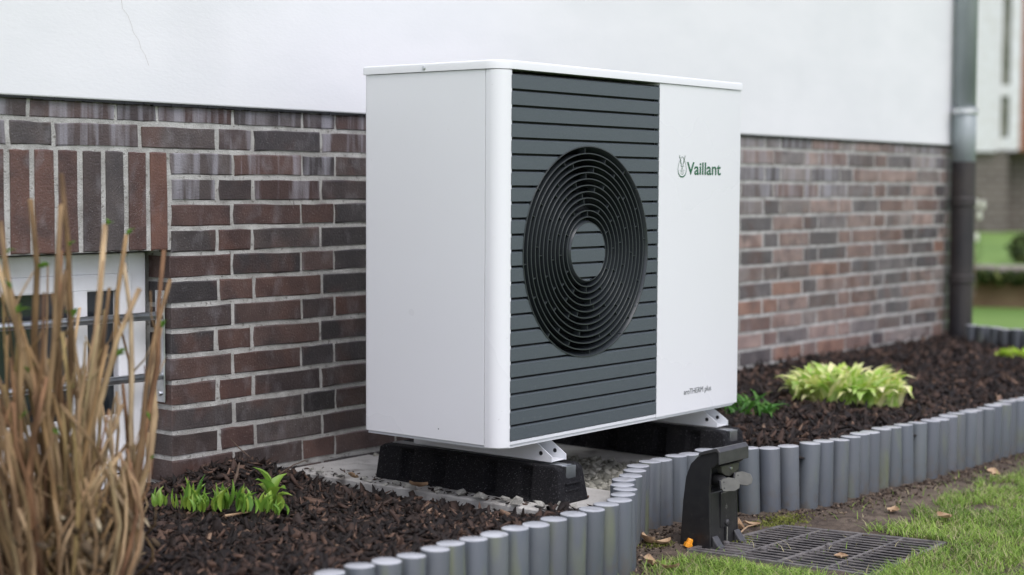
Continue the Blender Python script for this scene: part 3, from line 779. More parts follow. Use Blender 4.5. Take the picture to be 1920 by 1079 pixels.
# rubber blocks on which the rails stand
def rubber_block(xc, label):
    e = empty('rubber_block', (xc, .26, slab_z), label, 'rubber foot', 'rubber blocks under the heat pump')
    bm = bmesh.new(); z1 = -.066-slab_z; L0, L1 = -.312, .312; wb, wt = .066, .053
    ny = 5
    # body: trapezoid section, built as a lofted outline with recessed pockets on the long sides
    def sec(y, w_b, w_t, zt): return [bm.verts.new((-w_b, y, 0)), bm.verts.new((w_b, y, 0)), bm.verts.new((w_t, y, zt)), bm.verts.new((.021, y, zt)), bm.verts.new((.021, y, zt-.006)), bm.verts.new((-.021, y, zt-.006)), bm.verts.new((-.021, y, zt)), bm.verts.new((-w_t, y, zt))]
    secs = [sec(L0, wb, wt-.002, z1-.010)]
    secs[0][0].co.x += .004; secs[0][1].co.x -= .004
    for v_ in secs[0][2:]: v_.co.y += .012
    secs.append(sec(L0+.026, wb, wt, z1)); secs.append(sec(L1-.026, wb, wt, z1)); s = sec(L1, wb-.004, wt-.002, z1-.010)
    for v_ in s[2:]: v_.co.y -= .006
    secs.append(s)
    for a, b in zip(secs, secs[1:]):
        for k in range(8): bm.faces.new((a[k], a[(k+1) % 8], b[(k+1) % 8], b[k]))
    bm.faces.new(secs[0]); bm.faces.new(secs[-1])
    bmesh.ops.recalc_face_normals(bm, faces=bm.faces)
    # pockets
    side = [f for f in bm.faces if abs(f.normal.x) > .8 and f.calc_area() > .01]
    for f in side:
        es = [e_ for e_ in f.edges if abs((e_.verts[0].co-e_.verts[1].co).y) > .2]
        r = bmesh.ops.subdivide_edges(bm, edges=es, cuts=9, use_grid_fill=True)
    side = sorted([f for f in bm.faces if abs(f.normal.x) > .8 and .0035 < f.calc_area() < .01], key=lambda f: (f.normal.x, f.calc_center_median().y))
    pk = [f for i, f in enumerate(side) if (i % 10) in (1, 3, 6, 8)]
    for f in pk:
        bmesh.ops.inset_individual(bm, faces=[f], thickness=.010, depth=0); bmesh.ops.inset_individual(bm, faces=[f], thickness=.007, depth=-.016)
    bevel_all(bm, .004, 2, .45)
    from_bm('rubber_body', bm, rubber, e)
    bm = bmesh.new(); add_box(bm, -.020, .020, L0+.024, L1-.024, z1-.005, z1-.0008, .0006); add_box(bm, -.0195, .0195, L0+.010, L0+.0235, z1-.034, z1-.002, .0006)
    ch = from_bm('metal_channel', bm, galv, e)
    bm = bmesh.new()
    for i in range(2): add_box(bm, -.030+.0*i, .030, L0+.0015-i*.001, L0+.012, .030+.018*i, .034+.018*i, .001)
    from_bm('grip_ridge', bm, rubber, e)
    return e
rubber_block(.232, 'black rubber block under the left end of the heat pump, beside the mulch')
rubber_block(1.012, 'black rubber block under the right end of the heat pump, behind the grey posts')

# loose stones along the slab edge
stone_spots = [(.085,.62,.030),(.105,.55,.022),(.075,.50,.035),(.11,.44,.028),(.09,.37,.034),(.12,.30,.03),(.085,.27,.024),(.118,.22,.036),(.10,.14,.045),(.125,.08,.030),(.105,.03,.050),(.13,-.02,.036),(.15,-.07,.034),(.10,-.05,.03),(.165,-.10,.022),(.09,.70,.03),(.115,.76,.02),(.07,.44,.02)]
places = ['at the far end of','beside the rear of','on the mulch edge along','on the crumbled rim of','half buried by','lying along','on the crumbled rim of','wedged against','resting by','close to','standing up beside','near the front corner of','just before the front corner of','in the mulch before','before','behind','at the wall end of','in the mulch by']
stones = []
for i, (x, y, s) in enumerate(stone_spots):
    bm = bmesh.new(); bmesh.ops.create_icosphere(bm, subdivisions=1, radius=s/2*.82)
    for v in bm.verts: v.co += Vector([random.uniform(-1, 1)*s*.16 for _ in range(3)]); v.co.z *= .45
    o = from_bm('stone', bm, stone); o.location = (x, y, -.155+s*.18); o.rotation_euler = (random.uniform(-.3,.3), random.uniform(-.3,.3), random.uniform(0, 6))
    o.name = 'stone'; stones.append(o)
stones.sort(key=lambda q: -q.location.y)
ordn = ['first','second','third','fourth','fifth','sixth','seventh','eighth','ninth','tenth','eleventh','twelfth','thirteenth','fourteenth','fifteenth','sixteenth','seventeenth','last']
for i, q in enumerate(stones):
    if abs(q.location.y-.03) < .001: tag(q, 'largest angular pale stone, standing at the front corner of the left rubber block', 'stone', 'broken stones along the slab edge')
    else: tag(q, ordn[i]+' pale broken stone from the wall in the row along the left slab edge', 'stone', 'broken stones along the slab edge')

# ------------------------------------------------------------------ palisade edging
ZP = -.100
def palisade(path, label, pitch=.0672, zt=ZP, zb=-.33, shade=1.0):
    e = empty('palisade_edging', (path[0][0], path[0][1], zb), label, 'lawn edging')
    # resample
    pts = [Vector((a, b, 0)) for a, b in path]; out = [pts[0].copy()]; acc = 0
    cur = pts[0].copy(); i = 1
    while i < len(pts):
        d = (pts[i]-cur).length
        if acc + d >= pitch: cur = cur + (pts[i]-cur).normalized()*(pitch-acc); out.append(cur.copy()); acc = 0
        else: acc += d; cur = pts[i].copy(); i += 1
    meshes = []
    for k in range(5):
        bm = bmesh.new(); r = .0302; ht = zt-zb
        lathe(bm, [(r*.985, 0), (r, .02), (r, ht-.0020), (r*.975, ht-.0004), (r*.94, ht)], (0,0,0), 26)
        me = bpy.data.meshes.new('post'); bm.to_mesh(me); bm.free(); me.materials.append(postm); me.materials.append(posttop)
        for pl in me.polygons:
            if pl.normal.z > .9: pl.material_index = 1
        me.shade_smooth(); me.set_sharp_from_angle(angle=R(50)); meshes.append(me)
    for p in out:
        o = bpy.data.objects.new('post', random.choice(meshes)); C.objects.link(o); o.parent = e
        o.location = (p.x-path[0][0]+random.uniform(-.001,.001), p.y-path[0][1]+random.uniform(-.002,.002), random.uniform(-.002,.002))
        o.rotation_euler = (random.uniform(-.03,.03), random.uniform(-.03,.03), random.uniform(0, 6.28))
        s = random.uniform(.9, 1.08)*shade
        o.color = (s*random.uniform(.97,1.03), s, s*random.uniform(.95,1.02), 1)
    return e
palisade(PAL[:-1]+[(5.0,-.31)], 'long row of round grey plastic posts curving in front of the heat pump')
palisade([(4.285,.64),(4.265,.58),(4.225,.47),(4.186,.349),(4.15,.2),(4.12,0),(4.10,-.25)], 'short row of round grey posts, shadow painted into their colour, closing the bed right of the downpipe', zt=-.012, shade=.5)  # far posts tinted dark to stand in for shadow on their near side

# ------------------------------------------------------------------ garden socket post
gs = empty('garden_socket', (.548, -.252, -.288), 'charcoal plastic garden socket post with hood and two open grey flaps', 'socket post')
bm = bmesh.new()
prof = [(-.046,0),(-.040,.145),(-.030,.150),(-.012,.152),(-.008,.205),(-.038,.209),(-.052,.212),(-.064,.222),(-.066,.226),(-.068,.252),(-.062,.258),(-.030,.246),(-.005,.236),(.016,.215),(.030,.180),(.038,.12),(.046,0)]
# cheeks full profile, middle recessed between them
prism(bm, prof, -.0615, .0615, 'x')
shell = [(-.046,0),(-.0405,.142),(-.0445,.2075)] + prof[6:]
for x0_, x1_ in ((-.0685,-.0613),(.0613,.0685)): prism(bm, shell, x0_, x1_, 'x')
bevel_all(bm, .0022, 2, .5)
from_bm('housing', bm, spotm, gs)
bm = bmesh.new(); vs = [(-.0725,.222),(-.0725,.254),(-.064,.2630),(-.026,.2520),(-.010,.2440),(-.010,.238),(-.060,.2535),(-.0675,.250),(-.0685,.222)]
prism(bm, vs, -.074, .068, 'x'); bevel_all(bm, .0012, 1, .5); from_bm('hood', bm, hoodm, gs)
bm = bmesh.new(); prism(bm, [(-.046,.214),(.046,.214),(.040,.196),(.022,.186),(-.004,.182),(-.024,.187),(-.040,.196)], -.060, -.046, 'y'); bevel_all(bm, .0015, 1); br = from_bm('lamp_bracket', bm, mat('bracket', (.05,.05,.042), None, rough=.35), gs)
bm = bmesh.new(); lathe(bm, [(.0045,-.0602),(.0035,-.0632)], (.002,0,.203), 12, 'y'); from_bm('screw', bm, galv, br)
def flap(x, y, z, rz, ry):
    bm = bmesh.new(); prism(bm, [(-.029,-.010),(-.024,-.020),(.012,-.021),(.026,-.013),(.029,.002),(.020,.017),(-.006,.022),(-.026,.017),(-.029,.012)], -.003, .003, 'y'); bevel_all(bm, .0012, 1)
    for f_ in (): pass
    o = from_bm('flap', bm, spotgrey, gs); o.scale = (.82,.82,.82); o.location = (x, y, z); o.rotation_euler = (R(-14), ry, rz)
    bm = bmesh.new()
    for zz in (-.010, .008): lathe(bm, [(.0020,-.0042),(.0020,-.0029)], (-.020,0,zz), 8, 'y')
    from_bm('pin_hole', bm, voidm, o)
    bm = bmesh.new(); add_box(bm, -.034, -.022, -.002, .022, -.014, .016, .003); from_bm('hinge', bm, spotm, o)
flap(-.052, -.092, .172, R(-50), R(-4)); flap(.022, -.086, .176, R(-44), R(8))
for x in (-.030, .040):
    bm = bmesh.new(); tube(bm, [(x,-.004,.172),(x-.004,-.05,.176),(x-.012,-.080,.174)], [.015,.014,.010], 14); from_bm('socket_arm', bm, spotm, gs, True)
bm = bmesh.new(); prism(bm, [(-.020,.050),(.028,.050),(.030,.054),(.030,.138),(.026,.142),(-.016,.142),(-.020,.138)], -.0465, -.040, 'y'); bevel_all(bm, .0012, 1); door = from_bm('door', bm, spotm, gs)
bm = bmesh.new()
ribbon(bm, [(-.012,.140),(.022,.140)], .0014, y=-.0468)
for a, b in (((.004,.110),(.004,.096)), ((-.003,.100),(.011,.100)), ((-.001,.104),(.009,.104)), ((.002,.096),(.006,.096)), ((.004,.080),(.004,.074))): ribbon(bm, [a, b], .0012, y=-.0468)
from_bm('plug_symbol', bm, mat('symbol_grey', (.16,.16,.14), None, rough=.5), door)
bm = bmesh.new(); lathe(bm, [(.0075,-.046),(.0075,-.050),(.004,-.053)], (.006,0,.062), 14, 'y'); from_bm('lock_knob', bm, hoodm, gs)
bm = bmesh.new(); prism(bm, [(.000,.004),(.012,.004),(.012,.046),(.009,.054),(.003,.054),(.000,.046)], -.0475, -.0460, 'y'); from_bm('cable_slot', bm, voidm, gs)
bm = bmesh.new(); tube(bm, [(.006,-.049,.050),(.003,-.051,.034),(.001,-.052,.018),(.003,-.053,.002)], [.0014]*4, 6); from_bm('cable', bm, mat('cable', (.20,.20,.17), None, rough=.5), gs)
for x in (-.050, .056):
    bm = bmesh.new(); prism(bm, [(-.046,0),(-.046,.036),(-.051,.030),(-.062,.015),(-.070,.009),(-.070,0)], x-.013, x+.014, 'x'); bevel_all(bm, .003, 2); from_bm('foot', bm, hoodm, gs)

# ------------------------------------------------------------------ grate of black plastic, in a plane square to its own frame
gt = empty('drain_grate', (.48, -.745, -.2855), 'flat black plastic grate of thin bars lying beside the socket post', 'grate')
# local axes: u along (.43,-.262)->(.84,-.302)-ish, v towards the camera side
q0, q1, q2, q3 = Vector((.43,-.262)), Vector((.84,-.302)), Vector((.925,-.725)), Vector((.48,-.745))
def quad(u, v): return q0*(1-u)*(1-v)+q1*u*(1-v)+q2*u*v+q3*(1-u)*v
def gbar(u0, v0, u1, v1, wdt, z0, z1, name):
    a, b = quad(u0, v0), quad(u1, v1); d = (b-a).normalized(); nrm = Vector((-d.y, d.x))*wdt/2
    bm = bmesh.new(); prism(bm, [(p.x-.48, p.y+.745) for p in (a+nrm, b+nrm, b-nrm, a-nrm)], z0, z1); bevel_all(bm, .0006, 1)
    return from_bm(name, bm, gratem, gt)
for a in ((0,0,1,0),(1,0,1,1),(1,1,0,1),(0,1,0,0)): gbar(*a, .012, -.012, .006, 'rim_bar')
for i in range(1, 15): gbar(i/15, 0.013, i/15, .987, .0058, .0015, .0045+.0003*(i % 2), 'bar')
for v_ in (.25, .5, .75): gbar(.013, v_, .987, v_, .007 if v_ != .5 else .011, -.010, .0050 if v_ != .5 else .0062, 'cross_bar')
for u, v_ in ((.28,.06),(.24,.30),(.55,.52)):
    p = quad(u, v_); bm = bmesh.new(); lathe(bm, [(.010,0),(.010,.009),(.006,.012)], (p.x-.48, p.y+.745, 0), 12); from_bm('stud', bm, gratem, gt)
bm = bmesh.new(); prism(bm, [(p.x-.48, p.y+.745) for p in (quad(.03,.04), quad(.47,.02), quad(.40,.17), quad(.03,.30))], -.008, .0015); from_bm('mounting_plate', bm, gratem, gt)

# orange cap
bm = bmesh.new(); lathe(bm, [(.0115,0),(.0115,.010),(.0085,.0105),(.0080,.020),(.0062,.0225)], (0,0,0), 7); o = from_bm('plastic_cap', bm, orange); o.location = (.455,-.245,-.282); o.rotation_euler = (.35,.2,.4)
tag(o, 'small orange plastic cap lying at the left foot of the socket post', 'cap')

# ------------------------------------------------------------------ grass
grassm = bpy.data.materials.new('grass_blades'); grassm.use_nodes = True
attr_material(grassm, 'tone', .5, [(0, (.50,.44,.28)), (.13, (.42,.40,.18)), (.17, (.12,.21,.035)), (.6, (.24,.38,.06)), (1, (.42,.58,.13))], transl=.3, bumps=0)
def blades(P, hmin, hmax, wd, lean=.6):
    n = len(P); h = rng.uniform(hmin, hmax, n); a = rng.uniform(0, 2*np.pi, n); l = rng.uniform(.1, lean, n)*h*1.2
    dx, dy = np.cos(a), np.sin(a); sx, sy = -dy*wd/2, dx*wd/2
    def lvl(t, wf):
        cx_ = P[:,0]+dx*l*t**1.8; cy_ = P[:,1]+dy*l*t**1.8; cz_ = P[:,2]+h*(t-.25*t*t)
        return np.stack([cx_-sx*wf, cy_-sy*wf, cz_], -1), np.stack([cx_+sx*wf, cy_+sy*wf, cz_], -1)
    a0, b0 = lvl(0, 1); a1, b1 = lvl(.5, .8); a2, b2 = lvl(1, .12)
    V = np.stack([a0, b0, a1, b1, a2, b2], 1).reshape(-1, 3)
    F = np.array([(0,1,3,2),(2,3,5,4)])[None]+(np.arange(n)*6)[:, None, None]
    return V, F.reshape(-1, 4)
def grass_edge(x): return (-.335 - .05 if x < .40 else -.0)
def grass_ok(x, y):
    if grate_in(x, y, .010):
        return random.random() < .012
    e = pal_y(x)
    if x < .36: lim = e-.045 - .03*nz(x, y, 14, 9)
    elif x < .96: lim = -.69 if x < .7 else -.60
    else: lim = -.46-.06*math.exp(-((x-1.0)/.25)**2)-.02*(x-1) + .05*nz(x, y, 6, 9) + .03*nz(x, y, 20, 3)
    if x < .96 and x >= .36:
        return y < (-.742 if x < .925 else -.5)
    if y < lim: return True
    return random.random() < .02 and y < e-.06
P = []
while len(P) < 62000:
    x = random.uniform(-.6, 3.6); y = random.uniform(-1.5, -.3)
    # only where the frame can see it, a little beyond
    dx, dy = x+3.014, y+2.457; dpt = dx*math.sin(yaw)+dy*math.cos(yaw); lat = dx*math.cos(yaw)-dy*math.sin(yaw)
    if lat/dpt > .42 or dpt < 2.2: continue
    if (.93)/dpt > .30: continue
    if nz(x, y, 9, 12) < -.42: continue
    if grass_ok(x, y): P.append((x, y, soil_z(x, y)-.002))
P = np.array(P)
V, F = blades(P, .012, .036, .0026, 1.4); go = np_mesh('grass', V, F, grassm)
pn = np.array([.55+.4*nz(a, b, 5, 14) for a, b, _ in P]); tn = np.clip(pn+rng.normal(0, .22, len(P)), .17, 1); tn[rng.uniform(0, 1, len(P)) < .20] = rng.uniform(0, .1)
set_tone(go, np.repeat(tn, 6)); tag(go, 'short green lawn grass growing up to the bare soil strip', 'grass', kind='stuff')
# bright longer tufts before the near posts and along the grate
P = []
while len(P) < 5200:
    x = random.uniform(.12, .60); y = random.uniform(-.95, -.30)
    if x > .40 and y > -.742: continue
    if x < .42 and y > -.40 + .03*nz(x, y, 15, 2): continue
    if y > pal_y(x)-.05: continue
    P.append((x, y, soil_z(x, y)-.003))
P = np.array(P); V, F = blades(P, .012, .034, .0026, 1.4); g2 = np_mesh('grass', V, F, grassm); set_tone(g2, np.repeat(np.clip(rng.normal(.75, .2, len(P)), .17, 1), 6))
tag(g2, 'bright green grass tuft between the near posts and the grate', 'grass', kind='stuff')
# moss
mossm = mat('moss', (.12,.15,.02), (.24,.25,.05), 60, .9, bump=3, bscale=300)
P = []
for cx_, cy_, rx_, n_ in ((.90,-.265,.10,900),(.42,-.17,.05,400),(.30,-.30,.05,260),(.62,-.30,.05,200)):
    for _ in range(n_):
        x, y = random.gauss(cx_, rx_*.5), random.gauss(cy_, rx_*.28)
        if y < pal_y(x)-.02: P.append((x, y, soil_z(x, y)))
P = np.array(P); V, F = blades(P, .004, .010, .003, 1.0); mo = np_mesh('moss', V, F, mossm); tag(mo, 'yellow green moss on the soil behind the grate', 'moss', kind='stuff')
# clods and small debris on the soil strip
litter = bpy.data.materials.new('litter'); litter.use_nodes = True
attr_material(litter, 'tone', .85, [(0, (.025,.016,.011)), (.5, (.07,.048,.033)), (.85, (.16,.115,.08)), (1, (.34,.26,.18))], 120)
P = []
while len(P) < 3000:
    x = random.uniform(.1, 4.2); d = abs(random.gauss(0, .05))+.012; y = pal_y(x)-.02-d
    if grate_in(x, y, -.01) and random.random() > .08: continue
    P.append((x, y, soil_z(x, y)+random.uniform(-.002, .004)))
tag(chips('soil_crumbs', np.array(P), .003, .013, 'brown soil crumbs and bark bits along the foot of the posts', litter, tilt=.5, wide=(.25,.8), thick=(.15,.5), tonepow=1.6), cat='soil')

# dead leaves
def dead_leaf(x, y, z, s, rz, label, curl=.6, tilt=0):
    bm = bmesh.new(); n = 7; rows_ = []
    for i in range(n):
        t = i/(n-1); wv = s*.34*math.sin(math.pi*min(1, t*1.02+.02))**.7+.0006
        r_ = []
        for j in range(-2, 3):
            u = j/2; r_.append(bm.verts.new((s*(t-.5), u*wv*(1+.12*random.uniform(-1,1)), s*curl*(.28*u*u+.22*(t-.5)**2*4-.1)*.6+random.uniform(-.02,.02)*s)))
        rows_.append(r_)
    for a, b in zip(rows_, rows_[1:]):
        for k in range(4): bm.faces.new((a[k], a[k+1], b[k+1], b[k]))
    o = from_bm('dead_leaf', bm, deadleaf, smooth=True); o.location = (x, y, z); o.rotation_euler = (tilt, random.uniform(-.15,.15), rz)
    return tag(o, label, 'leaf')
sz = soil_z
dead_leaf(.735,-.215,sz(.735,-.215)+.012,.075,.5,'large curled pale dead leaf right of the socket post, at the post feet',1.0,.5)
dead_leaf(.79,-.235,sz(.79,-.235)+.006,.045,2.2,'small tan dead leaf just right of the large curled one by the grate',.8)
dead_leaf(1.93,-.44,sz(1.93,-.44)+.012,.062,.3,'tan dead leaf alone on the soil strip near the right picture edge',.8,.3)
dead_leaf(.405,-.155,sz(.405,-.155)+.010,.060,1.2,'crumpled beige dead leaf left of the socket post beside the posts',1.1,.5)
dead_leaf(.435,-.185,sz(.435,-.185)+.008,.045,2.6,'brown dead leaf lying behind the orange cap',.9)
dead_leaf(.225,-.285,sz(.225,-.285)+.010,.055,.8,'reddish brown dead leaf in the corner of the near posts',1.0,.4)
dead_leaf(.20,-.36,sz(.20,-.36)+.014,.045,2.0,'pale dead leaf in the bright grass tuft near the bottom edge',.9,.2)
dead_leaf(1.20,-.45,sz(1.2,-.45)+.008,.050,.2,'brown dead leaf on bare soil at the lawn edge beyond the grate',.7)
dead_leaf(1.16,-.62,sz(1.16,-.62)+.022,.060,1.0,'rust brown dead leaf lying in the lawn right of the grate',.7)
dead_leaf(.60,-.60,-.279,.05,.5,'small ochre dead leaf lying on the grate bars',.5)
for (x, y, z, s, rz, lb) in ((.06,.55,-.14,.045,1,'rusty dead leaf on the left slab edge behind the pale stones'),(.075,.33,-.14,.05,2,'orange brown dead leaf beside the middle of the left rubber block')):
    dead_leaf(x, y, z, s, rz, lb, .9, .4)
def twig_obj(pts, r, label, m=twig):
    bm = bmesh.new(); tube(bm, pts, [r]*(len(pts)-1)+[r*.5], 6); return tag(from_bm('twig', bm, m), label, 'twig')
twig_obj([(.66,-.275,-.276),(.72,-.262,-.270),(.79,-.262,-.272)], .0022, 'straight pale twig on the soil between socket post and dead leaf', deadleaf)
twig_obj([(-.10,.66,-.125),(-.02,.69,-.115),(.06,.73,-.118),(.10,.76,-.130)], .0016, 'thin dark twig arching over the mulch near the wall')
twig_obj([(-.13,.74,-.085),(-.15,.76,-.06),(-.17,.77,-.035)], .0016, 'thin dark twig standing up from the mulch mound at the wall')
twig_obj([(-.26,.66,-.135),(-.21,.70,-.118),(-.17,.735,-.095)], .004, 'brown bark strip leaning on the mulch mound')
twig_obj([(-.47,.45,-.150),(-.41,.43,-.147)], .0035, 'pale broken stick in front of the hosta sprouts', deadleaf)

# ------------------------------------------------------------------ plants
def leaf_mesh(L, Wd, fold, curve, n=6, tipp=1.0, basew=.25):
    bm = bmesh.new(); rows_ = []
    for i in range(n):
        t = i/(n-1); wv = Wd*(basew*(1-t)+math.sin(math.pi*t**.85)**.9)*.5*(1 if t < .97 else .1)
        ang = curve*t*t; x = L*(t*math.sin(ang)*.6); z = L*(t*math.cos(ang*.6))
        r_ = []
        for u in (-1, -.5, 0, .5, 1):
            r_.append(bm.verts.new((x-abs(u)*fold*wv*.8, u*wv*math.cos(fold*.6), z)))
        rows_.append(r_)
    for a, b in zip(rows_, rows_[1:]):
        for k in range(4): bm.faces.new((a[k], a[k+1], b[k+1], b[k]))
    me = bpy.data.meshes.new('leaf'); bm.to_mesh(me); bm.free(); me.shade_smooth(); return me
def plant(name, loc, label, m, leaves, group=None, cat='plant'):
    e = empty(name, loc, label, cat, group)
    for (me, dx, dy, dz, rx, ry, rz, sc, col) in leaves:
        if not me.materials: me.materials.append(m)
        o = bpy.data.objects.new('leaf', me); C.objects.link(o); o.parent = e
        o.location = (dx, dy, dz); o.rotation_euler = (rx, ry, rz); o.scale = (sc, sc, sc); o.color = col
        if me.materials[0] != m: o.material_slots[0].link = 'OBJECT'; o.material_slots[0].material = m
    return e
spr = [leaf_mesh(.07, .014, 1.3, .25), leaf_mesh(.06, .011, 1.5, .1), leaf_mesh(.05, .016, 1.2, .5), leaf_mesh(.06, .019, 1.0, .7)]
wide = [leaf_mesh(.066, .034, .8, .7), leaf_mesh(.060, .037, .7, 1.0)]
def green(a=.9, b=1.15):
    s = random.uniform(a, b); return (s*random.uniform(.85, 1.2), s, s*random.uniform(.8, 1), 1)
L_ = []
sp0 = Vector((-.505,.615)); sp1 = Vector((-.385,.375))
for g in range(24):
    t = (g+random.random()*.8)/24; p0 = sp0.lerp(sp1, t) + Vector((random.gauss(0,.020), random.gauss(0,.026)))
    big = random.uniform(.45, 1.15)
    for i in range(random.randint(3, 8)):
        p = p0 + Vector((random.gauss(0,.0075), random.gauss(0,.0075)))
        L_.append((random.choice(spr+wide[:1]) if random.random() < .3 else random.choice(spr), p.x+.44, p.y-.49, .008, random.gauss(0,.16), random.gauss(0,.16), random.uniform(0,6.28), big*random.uniform(.6,1.05), green(.85,1.3)))
plant('hosta_sprouts', (-.44,.49,-.152), 'row of young green hosta shoots poking through the mulch beside the brick corner', hostam, L_)
L_ = []
for k, (rz, ry, s, h) in enumerate(((0,.35,1,.035),(1.6,.55,.95,.03),(3.2,.4,1.05,.035),(4.6,.5,1.0,.03),(2.4,.15,1.1,.045),(5.4,.7,.8,.02),(.8,.8,.7,.02))):
    L_.append((wide[k % 2], .008*math.cos(rz), .008*math.sin(rz), h, 0, ry, rz, s, green(1.0,1.25)))
for k in range(5): L_.append((spr[1], random.gauss(0,.006), random.gauss(0,.006), -.005, random.gauss(0,.06), random.gauss(0,.06), k, .9, (.9,.85,.8,1)))
plant('leafy_shoot', (-.335,.435,-.155), 'tallest young shoot with broad bright leaves at the right end of the sprouts', hostam, L_)

# variegated hosta: leaves with cream margins use the position across the leaf
varm = mat('variegated_leaf', (.42,.60,.09), (.82,.84,.42), 26, .42, transl=.35, objcol=True, stretch=(1,2.2,.5), contrast=(.40,.58))
vl = [leaf_mesh(.150, .052, .6, .9, 8, basew=.3), leaf_mesh(.160, .056, .5, 1.5, 8, basew=.3), leaf_mesh(.13, .046, .7, .4, 8, basew=.3), leaf_mesh(.150, .050, .6, 1.8, 8, basew=.3)]
hd = Vector((.627, -.779))     # image-right direction on the ground
L_ = []
for i in range(420):
    u = random.uniform(-1, 1); v_ = random.uniform(-1, 1)
    if u*u+v_*v_ > 1: continue
    p = hd*u*.178 + Vector((.779,.627))*v_*.15
    out = math.atan2(p.y, p.x)+random.gauss(0, .5) if random.random() < .35 else random.uniform(0, 6.28)
    s = random.uniform(.82, 1.26)*(1-.08*(u*u))
    c = random.choice([(1.0,1.0,1.0,1),(1.15,1.08,1.1,1),(.85,.95,.8,1),(1.25,1.12,1.35,1),(.7,.9,.6,1)])
    L_.append((random.choice(vl), p.x, p.y, -.005, random.gauss(0,.10), abs(random.gauss(.02,.08)), out, s, c))
plant('variegated_hosta', (2.09,.155,-.137), 'dense clump of yellow green hosta leaves with cream margins in the right bed', varm, L_)
L_ = []
for i in range(46):
    u, v_ = random.uniform(-1,1), random.uniform(-1,1)
    p = hd*u*.17 + Vector((.779,.627))*v_*.06
    L_.append((random.choice(vl), p.x, p.y, -.005, random.gauss(0,.2), abs(random.gauss(.3,.2)), random.uniform(0,6.28), random.uniform(.45,.62), (.95,1.1,.45,1)))
plant('variegated_hosta', (3.99,.20,-.125), 'low yellow green hosta cut off by the right picture edge', varm, L_)
fernm = mat('fern_leaf', (.05,.17,.025), (.11,.28,.05), 20, .5, transl=.3, objcol=True)
fl = [leaf_mesh(.10, .014, .8, .9, 5), leaf_mesh(.085, .018, .8, 1.3, 5)]
L_ = []
for i in range(170):
    u = random.uniform(-1,1); v_ = random.uniform(-1,1); p = hd*u*.10 + Vector((.779,.627))*v_*.09
    L_.append((random.choice(fl), p.x, p.y, random.uniform(-.005,.03), random.gauss(0,.3), random.uniform(.1,.9), random.uniform(0,6.28), random.uniform(.5,1.0), green(.8,1.2)))
plant('leafy_perennial', (1.60,.275,-.137), 'low feathery dark green plant in the mulch just right of the heat pump', fernm, L_)

# pruned shrub at the left
shrub = empty('pruned_shrub', (-1.13,.16,-.165), 'dry tan multi stemmed shrub cut back to bare stems with few green buds', 'shrub')
tips = [(-1.154,.12,.648),(-1.222,.12,.60),(-1.071,.10,.552),(-1.005,.12,.531),(-.897,.14,.497),(-.892,.16,.340),(-1.26,.15,.50),(-1.30,.1,.56),(-1.19,.06,.47),(-1.10,.20,.50),(-1.03,.05,.43),(-.95,.2,.47),(-1.24,.22,.52),(-1.17,.10,.59),(-.915,.10,.44),(-1.33,.12,.50)]
nst = 0
stem_cols = [(.5,.4,.3,1),(.42,.36,.26,1),(.7,.6,.48,1),(1,1,1,1),(1.1,1.02,.92,1),(.85,.72,.62,1),(.75,.62,.45,1),(.95,.95,.8,1),(.6,.42,.33,1),(.8,.75,.5,1)]
budpts = []
def stem(base, tip, r, seg=7, wob=.014, col=None, shoots=0):
    pts = []; bend = Vector((random.gauss(0,.03), random.gauss(0,.03), 0))
    for i in range(seg):
        t = i/(seg-1); p = Vector(base).lerp(Vector(tip), t) + bend*math.sin(math.pi*t) + Vector((random.gauss(0,wob*.4), random.gauss(0,wob*.4), 0))*(0 if i in (0, seg-1) else 1)
        pts.append(p - shrub.location)
    rad = [r*(1.15-.45*i/(seg-1))*(1+.22*(i % 2 == 0)*random.random()) for i in range(seg)]
    bm = bmesh.new(); tube(bm, pts, rad, 7)
    for _ in range(shoots):
        p = pts[random.randrange(2, len(pts)-1)]; q = p+Vector((random.gauss(0,.022), random.gauss(0,.02), random.uniform(.03,.11)))
        m_ = (p+q)/2+Vector((random.gauss(0,.006), random.gauss(0,.006), -.008)); rr_ = random.uniform(.0012,.0024)
        tube(bm, [p, m_, q], [rr_*1.3, rr_, rr_*.7], 5)
    o = from_bm('stem', bm, stemm, shrub, True); o.color = col or random.choice(stem_cols)
    return [p+shrub.location for p in pts]
for i, t in enumerate(tips):
    b = (t[0]*.45-1.13*.55+random.gauss(0,.035), .16+random.gauss(0,.05), -.17)
    pts = stem(b, t, .0056+.0020*random.random(), shoots=1)
    for p in pts[2:]:
        if random.random() < .4: budpts.append(p)
for i in range(265):
    bx = random.gauss(-1.17, .085); by = random.gauss(.16, .075)
    hh = random.choice([random.uniform(-.08,.10), random.uniform(-.02,.24), random.uniform(.05,.30), random.uniform(.15,.44), random.uniform(.22,.50)])
    sp_x = bx + (bx+1.15)*.55*(hh+.2)/.4 + random.gauss(0, .035)
    ty = by+random.gauss(0,.05); lim = -.935+1.24*(ty-.16)
    if sp_x > lim-.04: hh = min(hh, .12)
    sp_x = min(sp_x, lim); bx = min(bx, -.97+1.24*(by-.16))
    pts = stem((bx, by, -.17), (sp_x, ty, hh), random.uniform(.0022,.0052), 6, .009, None, random.choice((0, 1, 1, 2)))
    if random.random() < .5: budpts.append(random.choice(pts[2:]))
for i in range(16):             # low outward stumps
    a = random.uniform(-.6, .9); b = Vector((-1.10+random.gauss(0,.03), .17+random.gauss(0,.03), -.16))
    stem(b, b+Vector((random.uniform(.04,.10), random.uniform(-.01,.08), random.uniform(.02,.10))), .006, 4, .004)
bud = [leaf_mesh(.020, .014, .6, .8, 4), leaf_mesh(.026, .012, .8, .5, 4)]
